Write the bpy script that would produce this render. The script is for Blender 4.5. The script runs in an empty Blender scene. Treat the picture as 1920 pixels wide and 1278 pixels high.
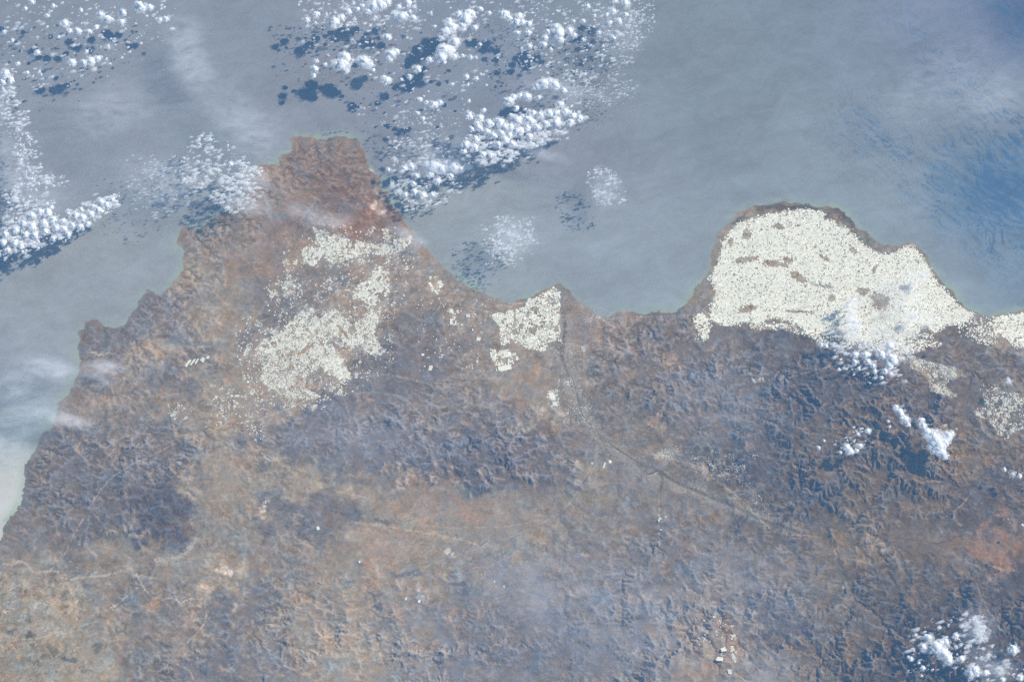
import bpy, bmesh, math, random, heapq, os
import numpy as np
from mathutils import Vector
scene = bpy.context.scene
# ---------------------------------------------------------------- camera, sky, sun, exposure (1 unit = 1 km)
cd = bpy.data.cameras.new('camera'); cam = bpy.data.objects.new('camera', cd); scene.collection.objects.link(cam)
scene.camera = cam
cam.location = (0, -450*math.sin(math.radians(28)), 450*math.cos(math.radians(28))); cam.rotation_euler = (math.radians(28), 0, 0)
cd.sensor_width = 36; cd.lens = 162.81; cd.clip_start = 1; cd.clip_end = 5000
SUN_EL, SUN_AZ = math.radians(38), math.radians(66)          # azimuth clockwise from +Y
world = bpy.data.worlds.new('World'); scene.world = world; world.use_nodes = True
wn = world.node_tree; bg = wn.nodes['Background']
sky = wn.nodes.new('ShaderNodeTexSky'); sky.sky_type = 'NISHITA'; sky.sun_disc = False
sky.sun_elevation = SUN_EL; sky.sun_rotation = SUN_AZ; sky.air_density = 1.0; sky.dust_density = .5
wn.links.new(sky.outputs[0], bg.inputs[0]); bg.inputs[1].default_value = .065
sd = bpy.data.lights.new('sun', 'SUN'); sun = bpy.data.objects.new('sun', sd); scene.collection.objects.link(sun)
sd.energy = 4.6; sd.angle = math.radians(.5); sd.color = (1, .965, .91)
S = Vector((math.sin(SUN_AZ)*math.cos(SUN_EL), math.cos(SUN_AZ)*math.cos(SUN_EL), math.sin(SUN_EL)))
sun.rotation_euler = S.to_track_quat('Z', 'Y').to_euler()
scene.view_settings.view_transform = 'Standard'; scene.view_settings.look = 'None'; scene.view_settings.gamma = 1
scene.view_settings.use_curve_mapping = False
scene.view_settings.exposure = 1.0
scene.cycles.max_bounces = 8; scene.cycles.diffuse_bounces = 5; scene.cycles.transmission_bounces = 5; scene.cycles.volume_bounces = 0; scene.cycles.transparent_max_bounces = 48
scene.cycles.use_denoising = False
HAZE = .00058; HAZE_COL = (.21, .52, 1.0, 1)
AIR = np.array([.036, .092, .178]); GAIN = np.array([.925, .975, 1.08])
AIR_SEA = np.array([.059, .131, .241]); GAIN_SEA = np.array([1.04, 1.115, 1.24])
TOWNS = [(1105,600,26,12,420,(172,165,168)),(1122,596,10,5,120,(185,178,178)),(1090,575,12,12,80,(165,158,158)),(1345,560,8,14,60,(180,172,168)),(1712,462,8,6,50,(190,182,176)),(1655,560,12,14,90,(176,166,160)),(1530,560,16,6,60,(170,165,160)),(960,570,16,3,40,(190,170,155)),(1415,860,10,6,20,(190,185,178)),(1300,880,50,10,60,(185,178,172)),(1390,930,50,14,50,(160,156,150)),(1420,965,36,10,40,(165,165,160)),
 (1070,640,12,12,50,(165,155,150)),(1085,690,20,20,60,(165,160,155)),(1100,770,14,24,60,(175,170,165)),(1245,855,22,10,120,(205,198,188)),(1362,1150,30,30,30,(160,150,150)),(1520,1010,60,12,60,(150,140,138)),(1830,1030,60,14,60,(170,150,148)),
 (215,1138,10,6,16,(215,210,200)),(50,1102,6,4,10,(190,190,185)),(143,1128,4,4,6,(220,215,205)),(1430,715,6,6,16,(200,195,188)),(1345,712,12,4,24,(200,190,180)),(1585,655,20,6,20,(190,185,180)),(880,600,40,20,30,(190,180,170)),(930,640,30,20,30,(190,180,170)),
 (440,755,30,30,40,(195,185,172)),(620,1150,20,10,12,(200,190,178)),(1890,980,10,10,20,(185,165,155)),(1070,570,14,14,50,(160,150,148)),(1360,490,10,20,30,(180,170,160)),(1345,545,12,16,40,(170,160,155)),(1720,590,30,14,60,(185,180,172))]
SEA = [(50,150,138,152,168,90),(250,230,142,155,170,90),(150,300,140,154,168,80),(400,150,138,152,168,90),(600,200,138,150,165,90),(850,150,133,148,166,90),(1100,250,136,149,165,90),(1250,100,131,147,161,90),(1400,200,131,147,161,90),  # sea tones, with the sun glint on the water painted into the colour
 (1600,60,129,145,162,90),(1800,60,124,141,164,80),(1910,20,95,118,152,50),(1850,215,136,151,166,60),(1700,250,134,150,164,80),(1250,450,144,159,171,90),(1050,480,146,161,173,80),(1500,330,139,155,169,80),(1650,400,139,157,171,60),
 (200,500,150,163,173,80),(50,600,152,165,175,80),(30,700,146,160,174,50),(0,930,198,205,207,50),(20,890,194,202,204,35),(60,800,138,158,168,40),(1850,350,110,138,164,60),(1890,480,125,148,168,50),(1800,530,137,155,169,50),  # palest points: bright glint by the lower left shore, painted in
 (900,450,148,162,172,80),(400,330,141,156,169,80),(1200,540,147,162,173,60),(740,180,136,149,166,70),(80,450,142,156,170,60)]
# ---------------------------------------------------------------- layout of the place
# (control points are noted as u, v of a 1920 x 1278 survey grid and are turned into ground
#  coordinates in km by G() below, then everything is built in world space)
COAST = [(-420,1500),(-260,1300),(-120,1150),(-40,1060),(2,1009),(7,985),(20,969),(35,949),(43,932),(46,912),(47,885),(49,865),(57,852),(63,846),
(78,816),(100,799),(106,780),(107,756),(123,746),(132,726),(143,713),(150,693),(148,673),(147,659),(148,639),(143,619),
(155,616),(160,599),(168,599),(178,598),(187,603),(200,611),(217,613),(230,606),(243,593),(252,583),(255,569),(263,559),
(272,549),(275,541),(283,541),(288,549),(300,553),(310,544),(320,536),(323,523),(337,521),(341,513),(341,493),(343,476),
(343,464),(333,459),(333,449),(334,436),(340,424),(350,422),(357,430),(372,430),(390,418),(410,405),(430,396),(450,385),
(460,368),(468,345),(476,322),(487,307),(500,310),(513,308),(523,310),(525,290),(545,283),(548,272),(540,262),(547,257),
(563,255),(583,258),(597,262),(613,258),(625,255),(640,257),(653,256),(667,258),(673,267),(680,280),(692,307),(700,317),
(710,333),(718,350),(725,367),(737,387),(750,400),(763,417),(773,433),(780,443),(800,463),(820,486),(837,503),(853,518),
(873,533),(887,541),(910,549),(927,558),(947,565),(960,566),(980,561),(1003,553),(1020,543),(1037,536),(1048,528),(1055,529),
(1060,539),(1077,554),(1093,569),(1107,581),(1118,589),(1130,594),(1143,591),(1152,584),(1163,584),(1177,582),(1190,587),
(1203,589),(1218,586),(1220,582),(1240,583),(1257,584),(1270,583),(1280,573),(1293,559),(1303,543),(1320,523),(1330,503),
(1332,486),(1333,473),(1340,456),(1345,439),(1357,428),(1365,419),(1377,403),(1390,393),(1403,387),(1440,383),(1460,378),
(1477,373),(1490,380),(1513,383),(1540,388),(1567,388),(1583,397),(1597,410),(1610,426),(1627,439),(1643,451),(1660,459),
(1683,459),(1700,453),(1707,449),(1715,456),(1727,468),(1737,479),(1747,499),(1760,516),(1773,536),(1790,553),(1807,569),
(1820,581),(1837,588),(1853,591),(1877,589),(1897,583),(1920,579),(2000,560),(2150,545),(2400,540),(2400,1600),(-420,1600)]

# u, v, height km, ruggedness
HEIGHT = [(600,290,.30,.9),(560,300,.28,.9),(650,300,.32,.9),(680,340,.2,.8),(610,340,.4,1),(640,380,.42,1),(680,400,.35,1),(560,370,.25,.8),
(520,350,.3,.8),(560,430,.18,.6),(500,430,.3,.8),(400,440,.3,.9),(440,480,.32,.8),(360,480,.25,.8),(470,530,.2,.5),(400,540,.4,.9),(330,560,.35,1),
(270,590,.3,1),(350,610,.45,1),(200,650,.25,.9),(165,625,.18,.9),(430,600,.25,.5),(290,650,.2,.35),(330,700,.5,1),(400,690,.45,.9),(250,690,.4,.9),
(540,590,.3,1),(480,620,.3,.9),(600,550,.3,1),(660,515,.2,.8),(700,470,.04,.05),(760,470,.03,.05),(620,460,.08,.05),(540,530,.12,.1),(530,500,.2,.5),
(700,540,.1,.04),(600,620,.15,.03),(520,680,.2,.03),(620,700,.2,.03),(680,640,.15,.03),(560,740,.25,.06),(450,650,.2,.3),(440,740,.3,.35),(480,790,.3,.4),
(790,560,.12,.12),(850,560,.05,.05),(920,580,.04,.04),(780,620,.35,.9),(820,680,.45,1),(740,700,.4,.9),(760,660,.35,.9),(880,640,.25,.5),(900,700,.35,.8),(840,620,.25,.6),
(960,620,.06,.04),(1040,560,.01,.02),(1020,640,.07,.05),(1080,620,.05,.08),(960,690,.2,.3),(1000,740,.3,.5),(1040,720,.15,.2),
(600,800,.7,1),(540,820,.8,1),(660,830,.95,1),(750,840,1.1,1),(850,860,1.3,1.1),(930,860,1.35,1.1),(1000,870,1.2,1.1),(1050,890,.9,1),(700,770,.55,.9),(800,770,.6,1),(880,780,.6,1),
(950,800,.7,1),(1020,810,.6,1),(640,760,.35,.6),(700,720,.3,.6),(480,850,.75,1),(400,840,.6,.9),(300,830,.5,.9),(200,800,.3,.6),(150,850,.6,1.1),(80,880,.5,1.1),(220,880,.85,1.1),(330,880,.8,1),
(120,950,.5,1),(200,940,.7,1.1),(300,970,.7,.7),(60,1000,.25,.8),(60,920,.4,1),(400,910,.5,.4),(450,930,.5,.4),(560,900,.55,.35),(600,880,.7,.8),(700,900,.8,.9),(250,750,.3,.6),(350,760,.3,.5),(150,740,.2,.6),
(60,1060,.06,.1),(130,1090,.08,.08),(200,1060,.12,.15),(320,1040,.25,.4),(400,990,.4,.6),(60,1150,.1,.06),(150,1150,.15,.1),(80,1230,.15,.08),(180,1230,.2,.15),(0,1100,.05,.06),
(270,1110,.5,.9),(250,1160,.5,.9),(320,1170,.6,.9),(400,1130,.4,.9),(330,1240,.7,1),(400,1250,.7,1.1),(460,1160,.55,1),(480,1250,.8,1.1),(450,1060,.35,.5),
(560,960,.7,.8),(600,1000,.6,.6),(500,1000,.5,.6),(680,950,.5,.25),(760,960,.5,.2),(850,940,.5,.25),(950,930,.6,.5),(1000,980,.55,.4),(1050,950,.5,.35),
(650,1050,.5,.4),(740,1050,.5,.2),(820,1040,.5,.2),(900,1080,.6,.12),(960,1100,.7,.2),(560,1080,.6,.6),(560,1150,.8,.7),(640,1130,.8,.7),(720,1130,.75,.5),(640,1220,1.1,.8),(540,1240,1,.9),
(740,1210,1.1,1),(820,1160,1,1.1),(860,1120,.8,1),(800,1260,1.4,1),(900,1180,1,1),(950,1240,1.3,1.1),(880,1260,1.4,1),
(1000,1160,1.1,1.1),(1060,1200,1.3,1.2),(1030,1090,.8,.8),(1060,1040,.65,.6),(1130,1120,1.1,1.1),(1160,1200,1.6,1.2),(1100,1260,1.6,1.2),(1220,1160,1.5,1),(1240,1240,1.9,1),
(1150,1030,.7,.7),(1200,960,.5,.6),(1120,930,.35,.2),(1118,870,.2,.15),(1200,920,.4,.6),(1280,980,.6,.7),(1250,1060,.9,.8),(1330,1100,1.2,.9),(1360,1180,1.5,.5),(1360,1250,1.7,.6),(1400,1060,.9,.8),
(1440,1160,1.7,1),(1480,1220,1.9,1),(1070,690,.06,.08),(1085,760,.1,.1),(1115,820,.15,.1),(1060,820,.4,.6),(1180,860,.22,.2),(1240,895,.26,.2),(1330,930,.35,.2),(1440,980,.45,.3),
(1110,640,.25,.8),(1160,610,.3,1),(1230,600,.3,1),(1180,670,.6,1.1),(1250,660,.8,1.1),(1310,640,.4,1),(1300,610,.12,.3),(1150,740,.5,1),(1240,740,1,1.1),(1330,730,1.2,1.1),(1340,670,.7,1.1),
(1170,790,.4,.8),(1230,810,.5,.7),(1300,830,.8,1),(1270,870,.4,.4),(1330,870,.6,.8),(1400,800,1.3,1.1),(1400,700,.9,1.1),(1380,640,.3,.6),(1480,760,1.6,1.1),(1480,660,.5,.9),(1480,700,1,1.1),
(1400,880,1.1,1.1),(1480,850,1.7,1.1),(1470,930,1.1,1.1),(1560,780,1.8,1.1),(1580,860,2,1.1),(1560,930,1.6,1.1),(1560,700,1,1.1),(1640,740,1.2,1.1),(1660,820,2,1),(1650,900,2,1),(1640,960,1.4,1),
(1740,800,1.6,1),(1740,880,1.9,1),(1740,950,1.5,1),(1700,740,.9,.9),(1760,740,.5,.5),(1800,700,.6,1),(1860,680,.5,1),(1830,640,.2,.5),(1800,740,.35,.3),(1850,780,.5,.4),(1900,720,.6,.8),
(1840,840,1,1),(1900,850,.8,.8),(1820,920,1.3,1),(1890,940,1.1,.9),(1580,1000,.6,.5),(1700,1015,.8,.5),(1800,1020,.9,.6),(1880,1040,1,.4),(1540,1040,.7,.6),(1500,1080,.8,.8),(1560,1120,.9,.5),
(1650,1080,1.2,.8),(1740,1090,1.4,.9),(1850,1110,1.6,1),(1620,1170,1.3,.9),(1700,1180,1.7,1),(1800,1200,2.2,1),(1900,1180,2.2,1),(1560,1230,2,.8),(1680,1260,2.3,1),(1850,1270,2.6,1),(1450,1270,2,.6),(1500,1160,1.3,.8),
(1360,580,.05,.02),(1400,480,.03,.02),(1500,450,.03,.02),(1500,560,.07,.02),(1600,520,.04,.02),(1600,620,.12,.05),(1700,540,.05,.02),(1740,600,.1,.03),(1700,660,.4,.5),(1660,470,.03,.02),(1480,390,.003,.02),(1780,600,.08,.02),(1890,610,.06,.05),(1480,620,.12,.08),(1420,620,.12,.08),(1330,620,.12,.15)]

# u, v, and the tone the land has there
TONE = """228,1170,134,126,125;232,1215,132,124,124;236,1262,134,126,124;222,1120,136,130,126;600,300,135,110,116;560,350,150,120,120;640,380,138,104,110;520,400,138,124,130;700,430,152,106,108;560,430,142,112,116;400,430,128,113,120;
450,470,148,128,126;380,520,152,136,130;300,600,122,116,126;200,640,114,108,118;290,655,166,150,142;420,600,158,140,132;260,580,114,110,122;430,540,146,132,128;480,480,148,116,116;
500,590,116,112,120;620,520,124,118,124;660,490,165,140,130;600,470,160,136,128;790,500,155,135,132;860,560,150,130,130;720,480,150,140,140;600,640,162,142,134;700,560,160,138,130;530,740,162,142,136;
780,620,122,108,118;820,680,118,108,120;880,640,140,124,124;740,700,112,106,120;700,770,122,116,128;850,740,132,120,126;960,720,152,132,130;950,800,118,110,126;600,800,108,106,122;
750,850,96,98,116;900,860,92,95,114;650,880,108,108,122;550,830,112,110,122;1000,860,108,102,116;1020,900,116,108,120;200,760,146,132,130;320,700,112,109,119;330,760,142,130,126;420,760,152,137,128;
250,820,124,117,124;150,870,108,106,118;300,850,110,108,120;100,920,112,110,118;200,950,102,102,115;400,900,154,138,130;450,920,154,138,128;310,970,78,86,105;330,1000,88,94,110;50,990,118,112,120;100,1020,114,110,118;
400,1000,140,132,128;360,1020,150,144,136;70,1100,158,148,135;120,1150,168,157,138;50,1230,142,140,126;150,1220,152,146,132;200,1180,156,146,132;250,1120,116,110,118;300,1180,122,114,118;
350,1200,142,126,125;400,1240,106,108,120;460,1150,112,112,122;200,1250,168,160,142;60,1050,146,136,130;250,1050,146,136,128;260,1250,110,108,118;560,900,160,146,134;700,930,152,136,130;
760,960,158,132,128;850,950,152,130,130;600,960,112,110,120;540,960,110,110,122;640,985,112,110,120;650,1010,154,138,130;720,1040,170,142,134;800,1080,150,134,130;550,1050,140,130,128;
620,1100,146,132,128;500,1100,130,125,128;550,1180,152,140,132;640,1220,156,144,136;700,1150,145,135,132;780,1200,134,128,134;850,1150,118,115,127;900,1080,135,132,140;930,1060,132,130,140;
880,1240,116,118,132;950,1000,148,138,134;1000,960,142,130,128;500,1250,124,120,128;420,1080,160,146,134;750,1100,148,134,132;780,1000,160,140,132;870,1020,150,138,134;
1000,1100,125,122,132;1050,1180,108,110,126;1000,1240,112,116,128;1150,1120,116,116,128;1150,1200,108,113,126;1250,1150,125,122,132;1200,1240,122,122,130;1100,1000,128,120,126;
1200,960,124,117,125;1300,1050,116,114,123;1350,1150,142,126,130;1350,1240,152,130,128;1400,1100,112,110,120;1200,900,130,122,130;1150,950,132,126,126;1110,920,140,136,132;
1000,750,152,134,128;1060,700,140,132,130;1100,640,148,124,125;1200,660,130,110,117;1150,760,122,112,119;1250,750,122,107,117;1350,720,92,97,112;1300,780,118,102,112;1400,800,96,94,108;
1250,620,112,102,115;1450,700,92,96,110;1350,640,120,112,120;1220,820,136,120,120;1400,880,82,88,105;1500,760,78,87,104;1550,850,102,94,103;1500,930,92,92,105;1650,800,96,88,97;
1600,700,88,92,106;1700,740,98,93,106;1850,680,112,99,109;1800,760,106,98,108;1880,780,122,115,118;1830,850,116,97,102;1880,900,92,89,101;1650,930,102,92,99;1750,930,106,92,98;
1820,950,84,85,98;1350,930,126,118,120;1450,1000,98,98,109;1600,1030,126,108,108;1700,1010,114,98,104;1850,1040,155,108,108;1810,1060,120,104,108;1600,1120,96,95,104;1500,1100,110,108,114;
1700,1130,92,89,98;1800,1100,80,84,98;1900,1100,76,84,97;1550,1200,102,96,104;1650,1220,92,88,99;1480,1160,72,80,99;1450,1260,114,107,113;1750,1180,74,79,94;1850,1150,80,84,96;
1900,1250,70,78,94;1700,1260,76,80,94;1500,500,165,150,142;1400,430,152,142,134;1400,560,150,136,132;1600,600,162,152,142;1480,388,122,122,116;1560,392,120,122,118;1760,640,116,106,114;1630,640,120,114,118;
1060,560,140,126,128;1120,600,150,126,128;960,650,150,136,132;1300,590,140,126,124;1330,540,148,134,130;1660,470,140,132,126;1890,620,150,140,134;1540,640,90,94,108;1440,650,98,100,112"""

# white plastic greenhouse country: polygon, share of ground covered, block size km, field bearing (deg)
GREEN = [
 ("dense", [(1352,455),(1385,418),(1420,408),(1470,396),(1510,392),(1545,397),(1548,412),(1575,416),(1592,430),(1612,452),(1632,468),(1660,478),(1700,462),(1712,462),(1732,486),(1752,520),(1775,548),(1800,574),(1830,592),(1808,606),(1775,612),(1752,628),(1735,612),(1715,632),(1690,640),(1655,640),(1610,640),(1560,632),(1520,618),(1495,612),(1470,600),(1440,598),(1420,612),(1395,605),(1360,612),(1330,600),(1332,575),(1342,548),(1330,520),(1342,500),(1352,475)], .93, .125, 12),
 ("dense", [(1855,600),(1880,592),(1925,585),(2000,590),(2000,680),(1925,655),(1905,650),(1880,632),(1862,618)], .85, .15, 35),
 ("dense", [(1300,592),(1322,585),(1332,612),(1326,640),(1312,636),(1306,615)], .8, .15, 20),
 ("dense", [(1630,648),(1690,640),(1720,640),(1735,660),(1700,668),(1650,662)], .5, .12, 20),
 ("dense", [(1400,612),(1470,605),(1495,614),(1550,626),(1520,632),(1470,620),(1420,618)], .5, .14, 12),
 ("scatter", [(1710,668),(1760,685),(1800,695),(1812,710),(1785,712),(1770,725),(1795,745),(1770,752),(1745,735),(1735,705),(1705,690)], .5, .1, 20),
 ("scatter", [(1840,720),(1870,725),(1885,740),(1925,735),(1930,800),(1900,815),(1885,830),(1865,812),(1850,790),(1815,780),(1830,770),(1850,765),(1838,745)], .38, .1, 10),
 ("nijar", [(492,640),(520,630),(560,588),(585,578),(598,600),(628,580),(662,612),(700,575),(712,600),(700,625),(715,650),(724,660),(705,672),(675,650),(655,660),(620,640),(640,680),(660,710),(645,712),(625,700),(600,700),(580,690),(560,660),(540,650),(500,665),(480,655)], .68, .14, -40),
 ("nijar", [(478,655),(540,645),(580,680),(600,695),(575,700),(572,728),(600,745),(590,752),(540,748),(505,728),(488,715),(492,690),(484,672)], .60, .115, -25),
 ("nijar", [(600,680),(640,668),(660,712),(640,716),(618,705)], .75, .2, -40),
 ("nijar", [(585,425),(600,432),(640,446),(700,458),(735,460),(740,448),(760,450),(772,440),(770,458),(745,475),(715,480),(690,475),(660,485),(640,492),(620,498),(605,478),(590,500),(570,498),(566,470),(580,458),(598,462)], .7, .16, -15),
 ("nijar", [(715,430),(728,428),(733,455),(722,460)], .6, .12, -10),
 ("nijar", [(697,505),(712,500),(728,512),(732,550),(722,558),(706,545),(710,570),(695,575),(672,560),(660,565),(664,540),(690,525)], .8, .2, -38),
 ("scatter", [(492,540),(510,532),(535,530),(556,525),(555,548),(535,562),(515,555)], .5, .13, -30),
 ("scatter", [(528,486),(542,486),(545,510),(535,520)], .5, .1, -20),
 ("scatter", [(575,730),(620,760),(600,775),(560,770),(500,745)], .12, .1, -20),
 ("scatter", [(440,612),(470,640),(485,720),(470,740),(445,690)], .1, .14, -20),
 ("scatter", [(400,745),(450,755),(430,790),(470,795),(495,812),(480,830),(450,800),(410,780)], .14, .12, -30),
 ("scatter", [(310,758),(360,760),(370,785),(320,790)], .14, .1, -30),
 ("scatter", [(620,455),(700,470),(690,500),(640,500)], .15, .12, -15),
 ("scatter", [(1040,690),(1070,720),(1080,760),(1060,800),(1045,760)], .08, .08, 0),
 ("town", [(1395,860),(1245,830),(1222,845),(1228,858),(1290,872),(1300,890),(1380,900),(1420,960),(1440,950),(1400,900)], .10, .08, 20),
 ("andarax", [(918,590),(945,585),(985,575),(990,560),(1010,556),(1040,538),(1051,548),(1050,600),(1052,640),(1030,640),(1020,660),(985,652),(970,640),(940,650),(935,612)], .74, .15, 5),
 ("andarax", [(920,655),(960,662),(975,672),(950,695),(930,698),(922,682)], .6, .2, 10),
 ("andarax", [(806,520),(822,518),(832,535),(822,552),(808,545)], .55, .16, 30),
 ("scatter", [(840,578),(860,580),(858,610),(845,612)], .35, .14, 0),
 ("scatter", [(1025,735),(1045,730),(1050,755),(1040,768),(1025,760)], .75, .14, 0),
 ("scatter", [(1345,1170),(1380,1180),(1378,1255),(1340,1240)], .16, .15, 10),
 ("scatter", [(440,600),(740,560),(745,680),(660,740),(560,775),(480,760)], .11, .12, -30),
 ("scatter", [(560,420),(800,430),(745,600),(520,640),(490,560)], .09, .12, -20),
 ("scatter", [(380,720),(500,740),(500,830),(400,800)], .08, .11, -20),
 ("scatter", [(1040,640),(1100,650),(1125,820),(1085,820),(1050,740)], .06, .07, 0),
 ("scatter", [(780,560),(925,560),(925,700),(780,700)], .04, .12, 10),
 ("dense", [(1500,612),(1600,630),(1740,625),(1765,650),(1700,662),(1600,655),(1520,640)], .42, .12, 15),
 ("dense", [(1790,600),(1850,595),(1880,640),(1850,650),(1800,625)], .35, .12, 15),
 ("scatter", [(1300,1150),(1340,1150),(1345,1230),(1310,1220)], .03, .15, 10),
]
# openings inside the greenhouse country: u, v, semi-axes, rotation deg
HOLES = [(1450,495,34,7,5),(1400,487,26,7,-8),(1478,488,14,6,20),(1535,534,26,5,15),(1400,580,22,8,-10),(1650,565,24,18,30),(1620,548,16,9,10),(1460,425,12,7,0),(1495,520,20,8,30),
 (1690,540,9,5,-10),(1560,560,8,8,0),(1545,483,14,5,30),(1600,470,8,6,30),(1500,585,30,2,2),(1640,505,3,14,20),(1370,455,5,10,0),(1400,440,10,12,0),(1580,420,12,8,20),
 (620,640,14,3,-40),(575,655,30,3,-38),(640,620,26,3,50),(600,700,8,12,0),(660,620,8,8,0),(545,665,10,4,-30),(560,720,10,14,0),(965,600,3,26,0),(1000,620,6,8,0),(948,672,16,3,10),(1005,580,10,5,0),(700,470,6,5,0),(815,535,5,7,10)]

# single greenhouses and small compounds one can pick out: u, v, width, depth (km), bearing, look
SINGLE = [
 (352,681,.28,1.1,-30,"long white greenhouse, leftmost of the parallel strips in the tan clearing"),
 (361,679,.25,1.0,-30,"long white greenhouse strip in the middle of the tan clearing"),
 (369,677,.2,.8,-30,"pale greenhouse strip on the right side of the tan clearing"),
 (380,674,.5,.6,-30,"broad grey-white greenhouse block at the end of the row of parallel strips"),
 (390,670,.3,.45,-30,"small pale greenhouse block beside the broad grey-white one in the tan clearing"),
 (566,549,.12,.8,5,"narrow white wedge-shaped greenhouse standing alone below the dark linear ridge"),
 (846,583,.5,.6,0,"square white greenhouse standing alone on the plain behind the long beach"),
 (846,603,.35,.8,5,"tall narrow white greenhouse just below the lone square one on the plain"),
 (877,592,.5,.45,10,"white greenhouse block on the tan plain halfway to the river delta"),
 (897,636,.5,.5,0,"white greenhouse block beside the grey ramblas left of the delta greenhouses"),
 (793,665,.35,.3,0,"small white greenhouse alone among dark hills"),
 (807,690,.45,.7,-5,"bright white greenhouse at the edge of the dark hills south of the range"),
 (895,678,.25,.4,0,"narrow white greenhouse on the grey fan left of the large compound"),
 (948,690,1.6,.7,15,"large white greenhouse compound at the foot of the mountain slope by the river plain"),
 (944,658,1.3,.22,12,"long white greenhouse strip, topmost of three stacked strips above the large compound"),
 (950,668,1.3,.3,12,"long white greenhouse strip, second of the stacked strips above the large compound"),
 (1034,742,.6,1.0,0,"bright white greenhouse cluster block in the pale badlands left of the river"),
 (1040,757,.6,.6,0,"white greenhouse block just below the bright cluster left of the river"),
 (1133,872,.22,.8,-15,"bright white elongated roof on the bare spur between the two river arms"),
 (1144,865,.35,.4,20,"small bright white roof beside the elongated one between the two river arms"),
 (1110,868,.15,.3,0,"tiny white roof on the left bank of the tributary"),
 (1356,1218,.6,.5,20,"irregular white greenhouse block in the reddish upland near the bottom edge"),
 (1350,1236,.8,.5,-10,"broad white greenhouse block below the irregular one in the reddish upland"),
 (1368,1259,.45,.6,0,"white greenhouse block lowest in the reddish upland near the bottom edge"),
 (1375,1192,.5,.35,0,"small white block above the other roofs of the reddish upland"),
 (1320,1163,.25,.2,0,"tiny white roof alone on the grey upland left of the red soil"),
 (405,744,.3,.35,0,"white greenhouse on reddish soil left of the greenhouse plain"),
 (444,742,.5,.3,5,"wide white greenhouse alone west of the mosaic on the plain"),
 (435,742,.3,.28,5,"small white greenhouse touching the wide one west of the mosaic"),
 (596,990,.35,.45,20,"white square basin plant on the dark upland in the middle of the picture"),
 (674,1053,.2,.3,0,"two-step white roof on the tan badlands in the centre bottom"),
 (761,1122,.3,.35,20,"white angular building left of the pale blue ponds"),
 (786,1127,.3,.4,-10,"white shed at the foot of the pale blue ponds"),
 (945,1099,.2,.2,0,"small white roof on the smooth grey plain"),
 (927,1090,.15,.2,0,"smaller white roof on the left of the smooth grey plain"),
 (1238,972,.3,.25,0,"white roof beside the straight dry tributary, lower one of the pair"),
 (1235,975,.2,.3,0,"narrow white roof beside the straight dry tributary"),
 (1248,969,.25,.15,0,"white roof just right of the straight dry tributary"),
 (1239,993,.2,.18,0,"tiny white roof at the end of the straight dry tributary"),
 (498,941,.15,.4,-15,"bright white curved works beside the dark upland"),
]

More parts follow.
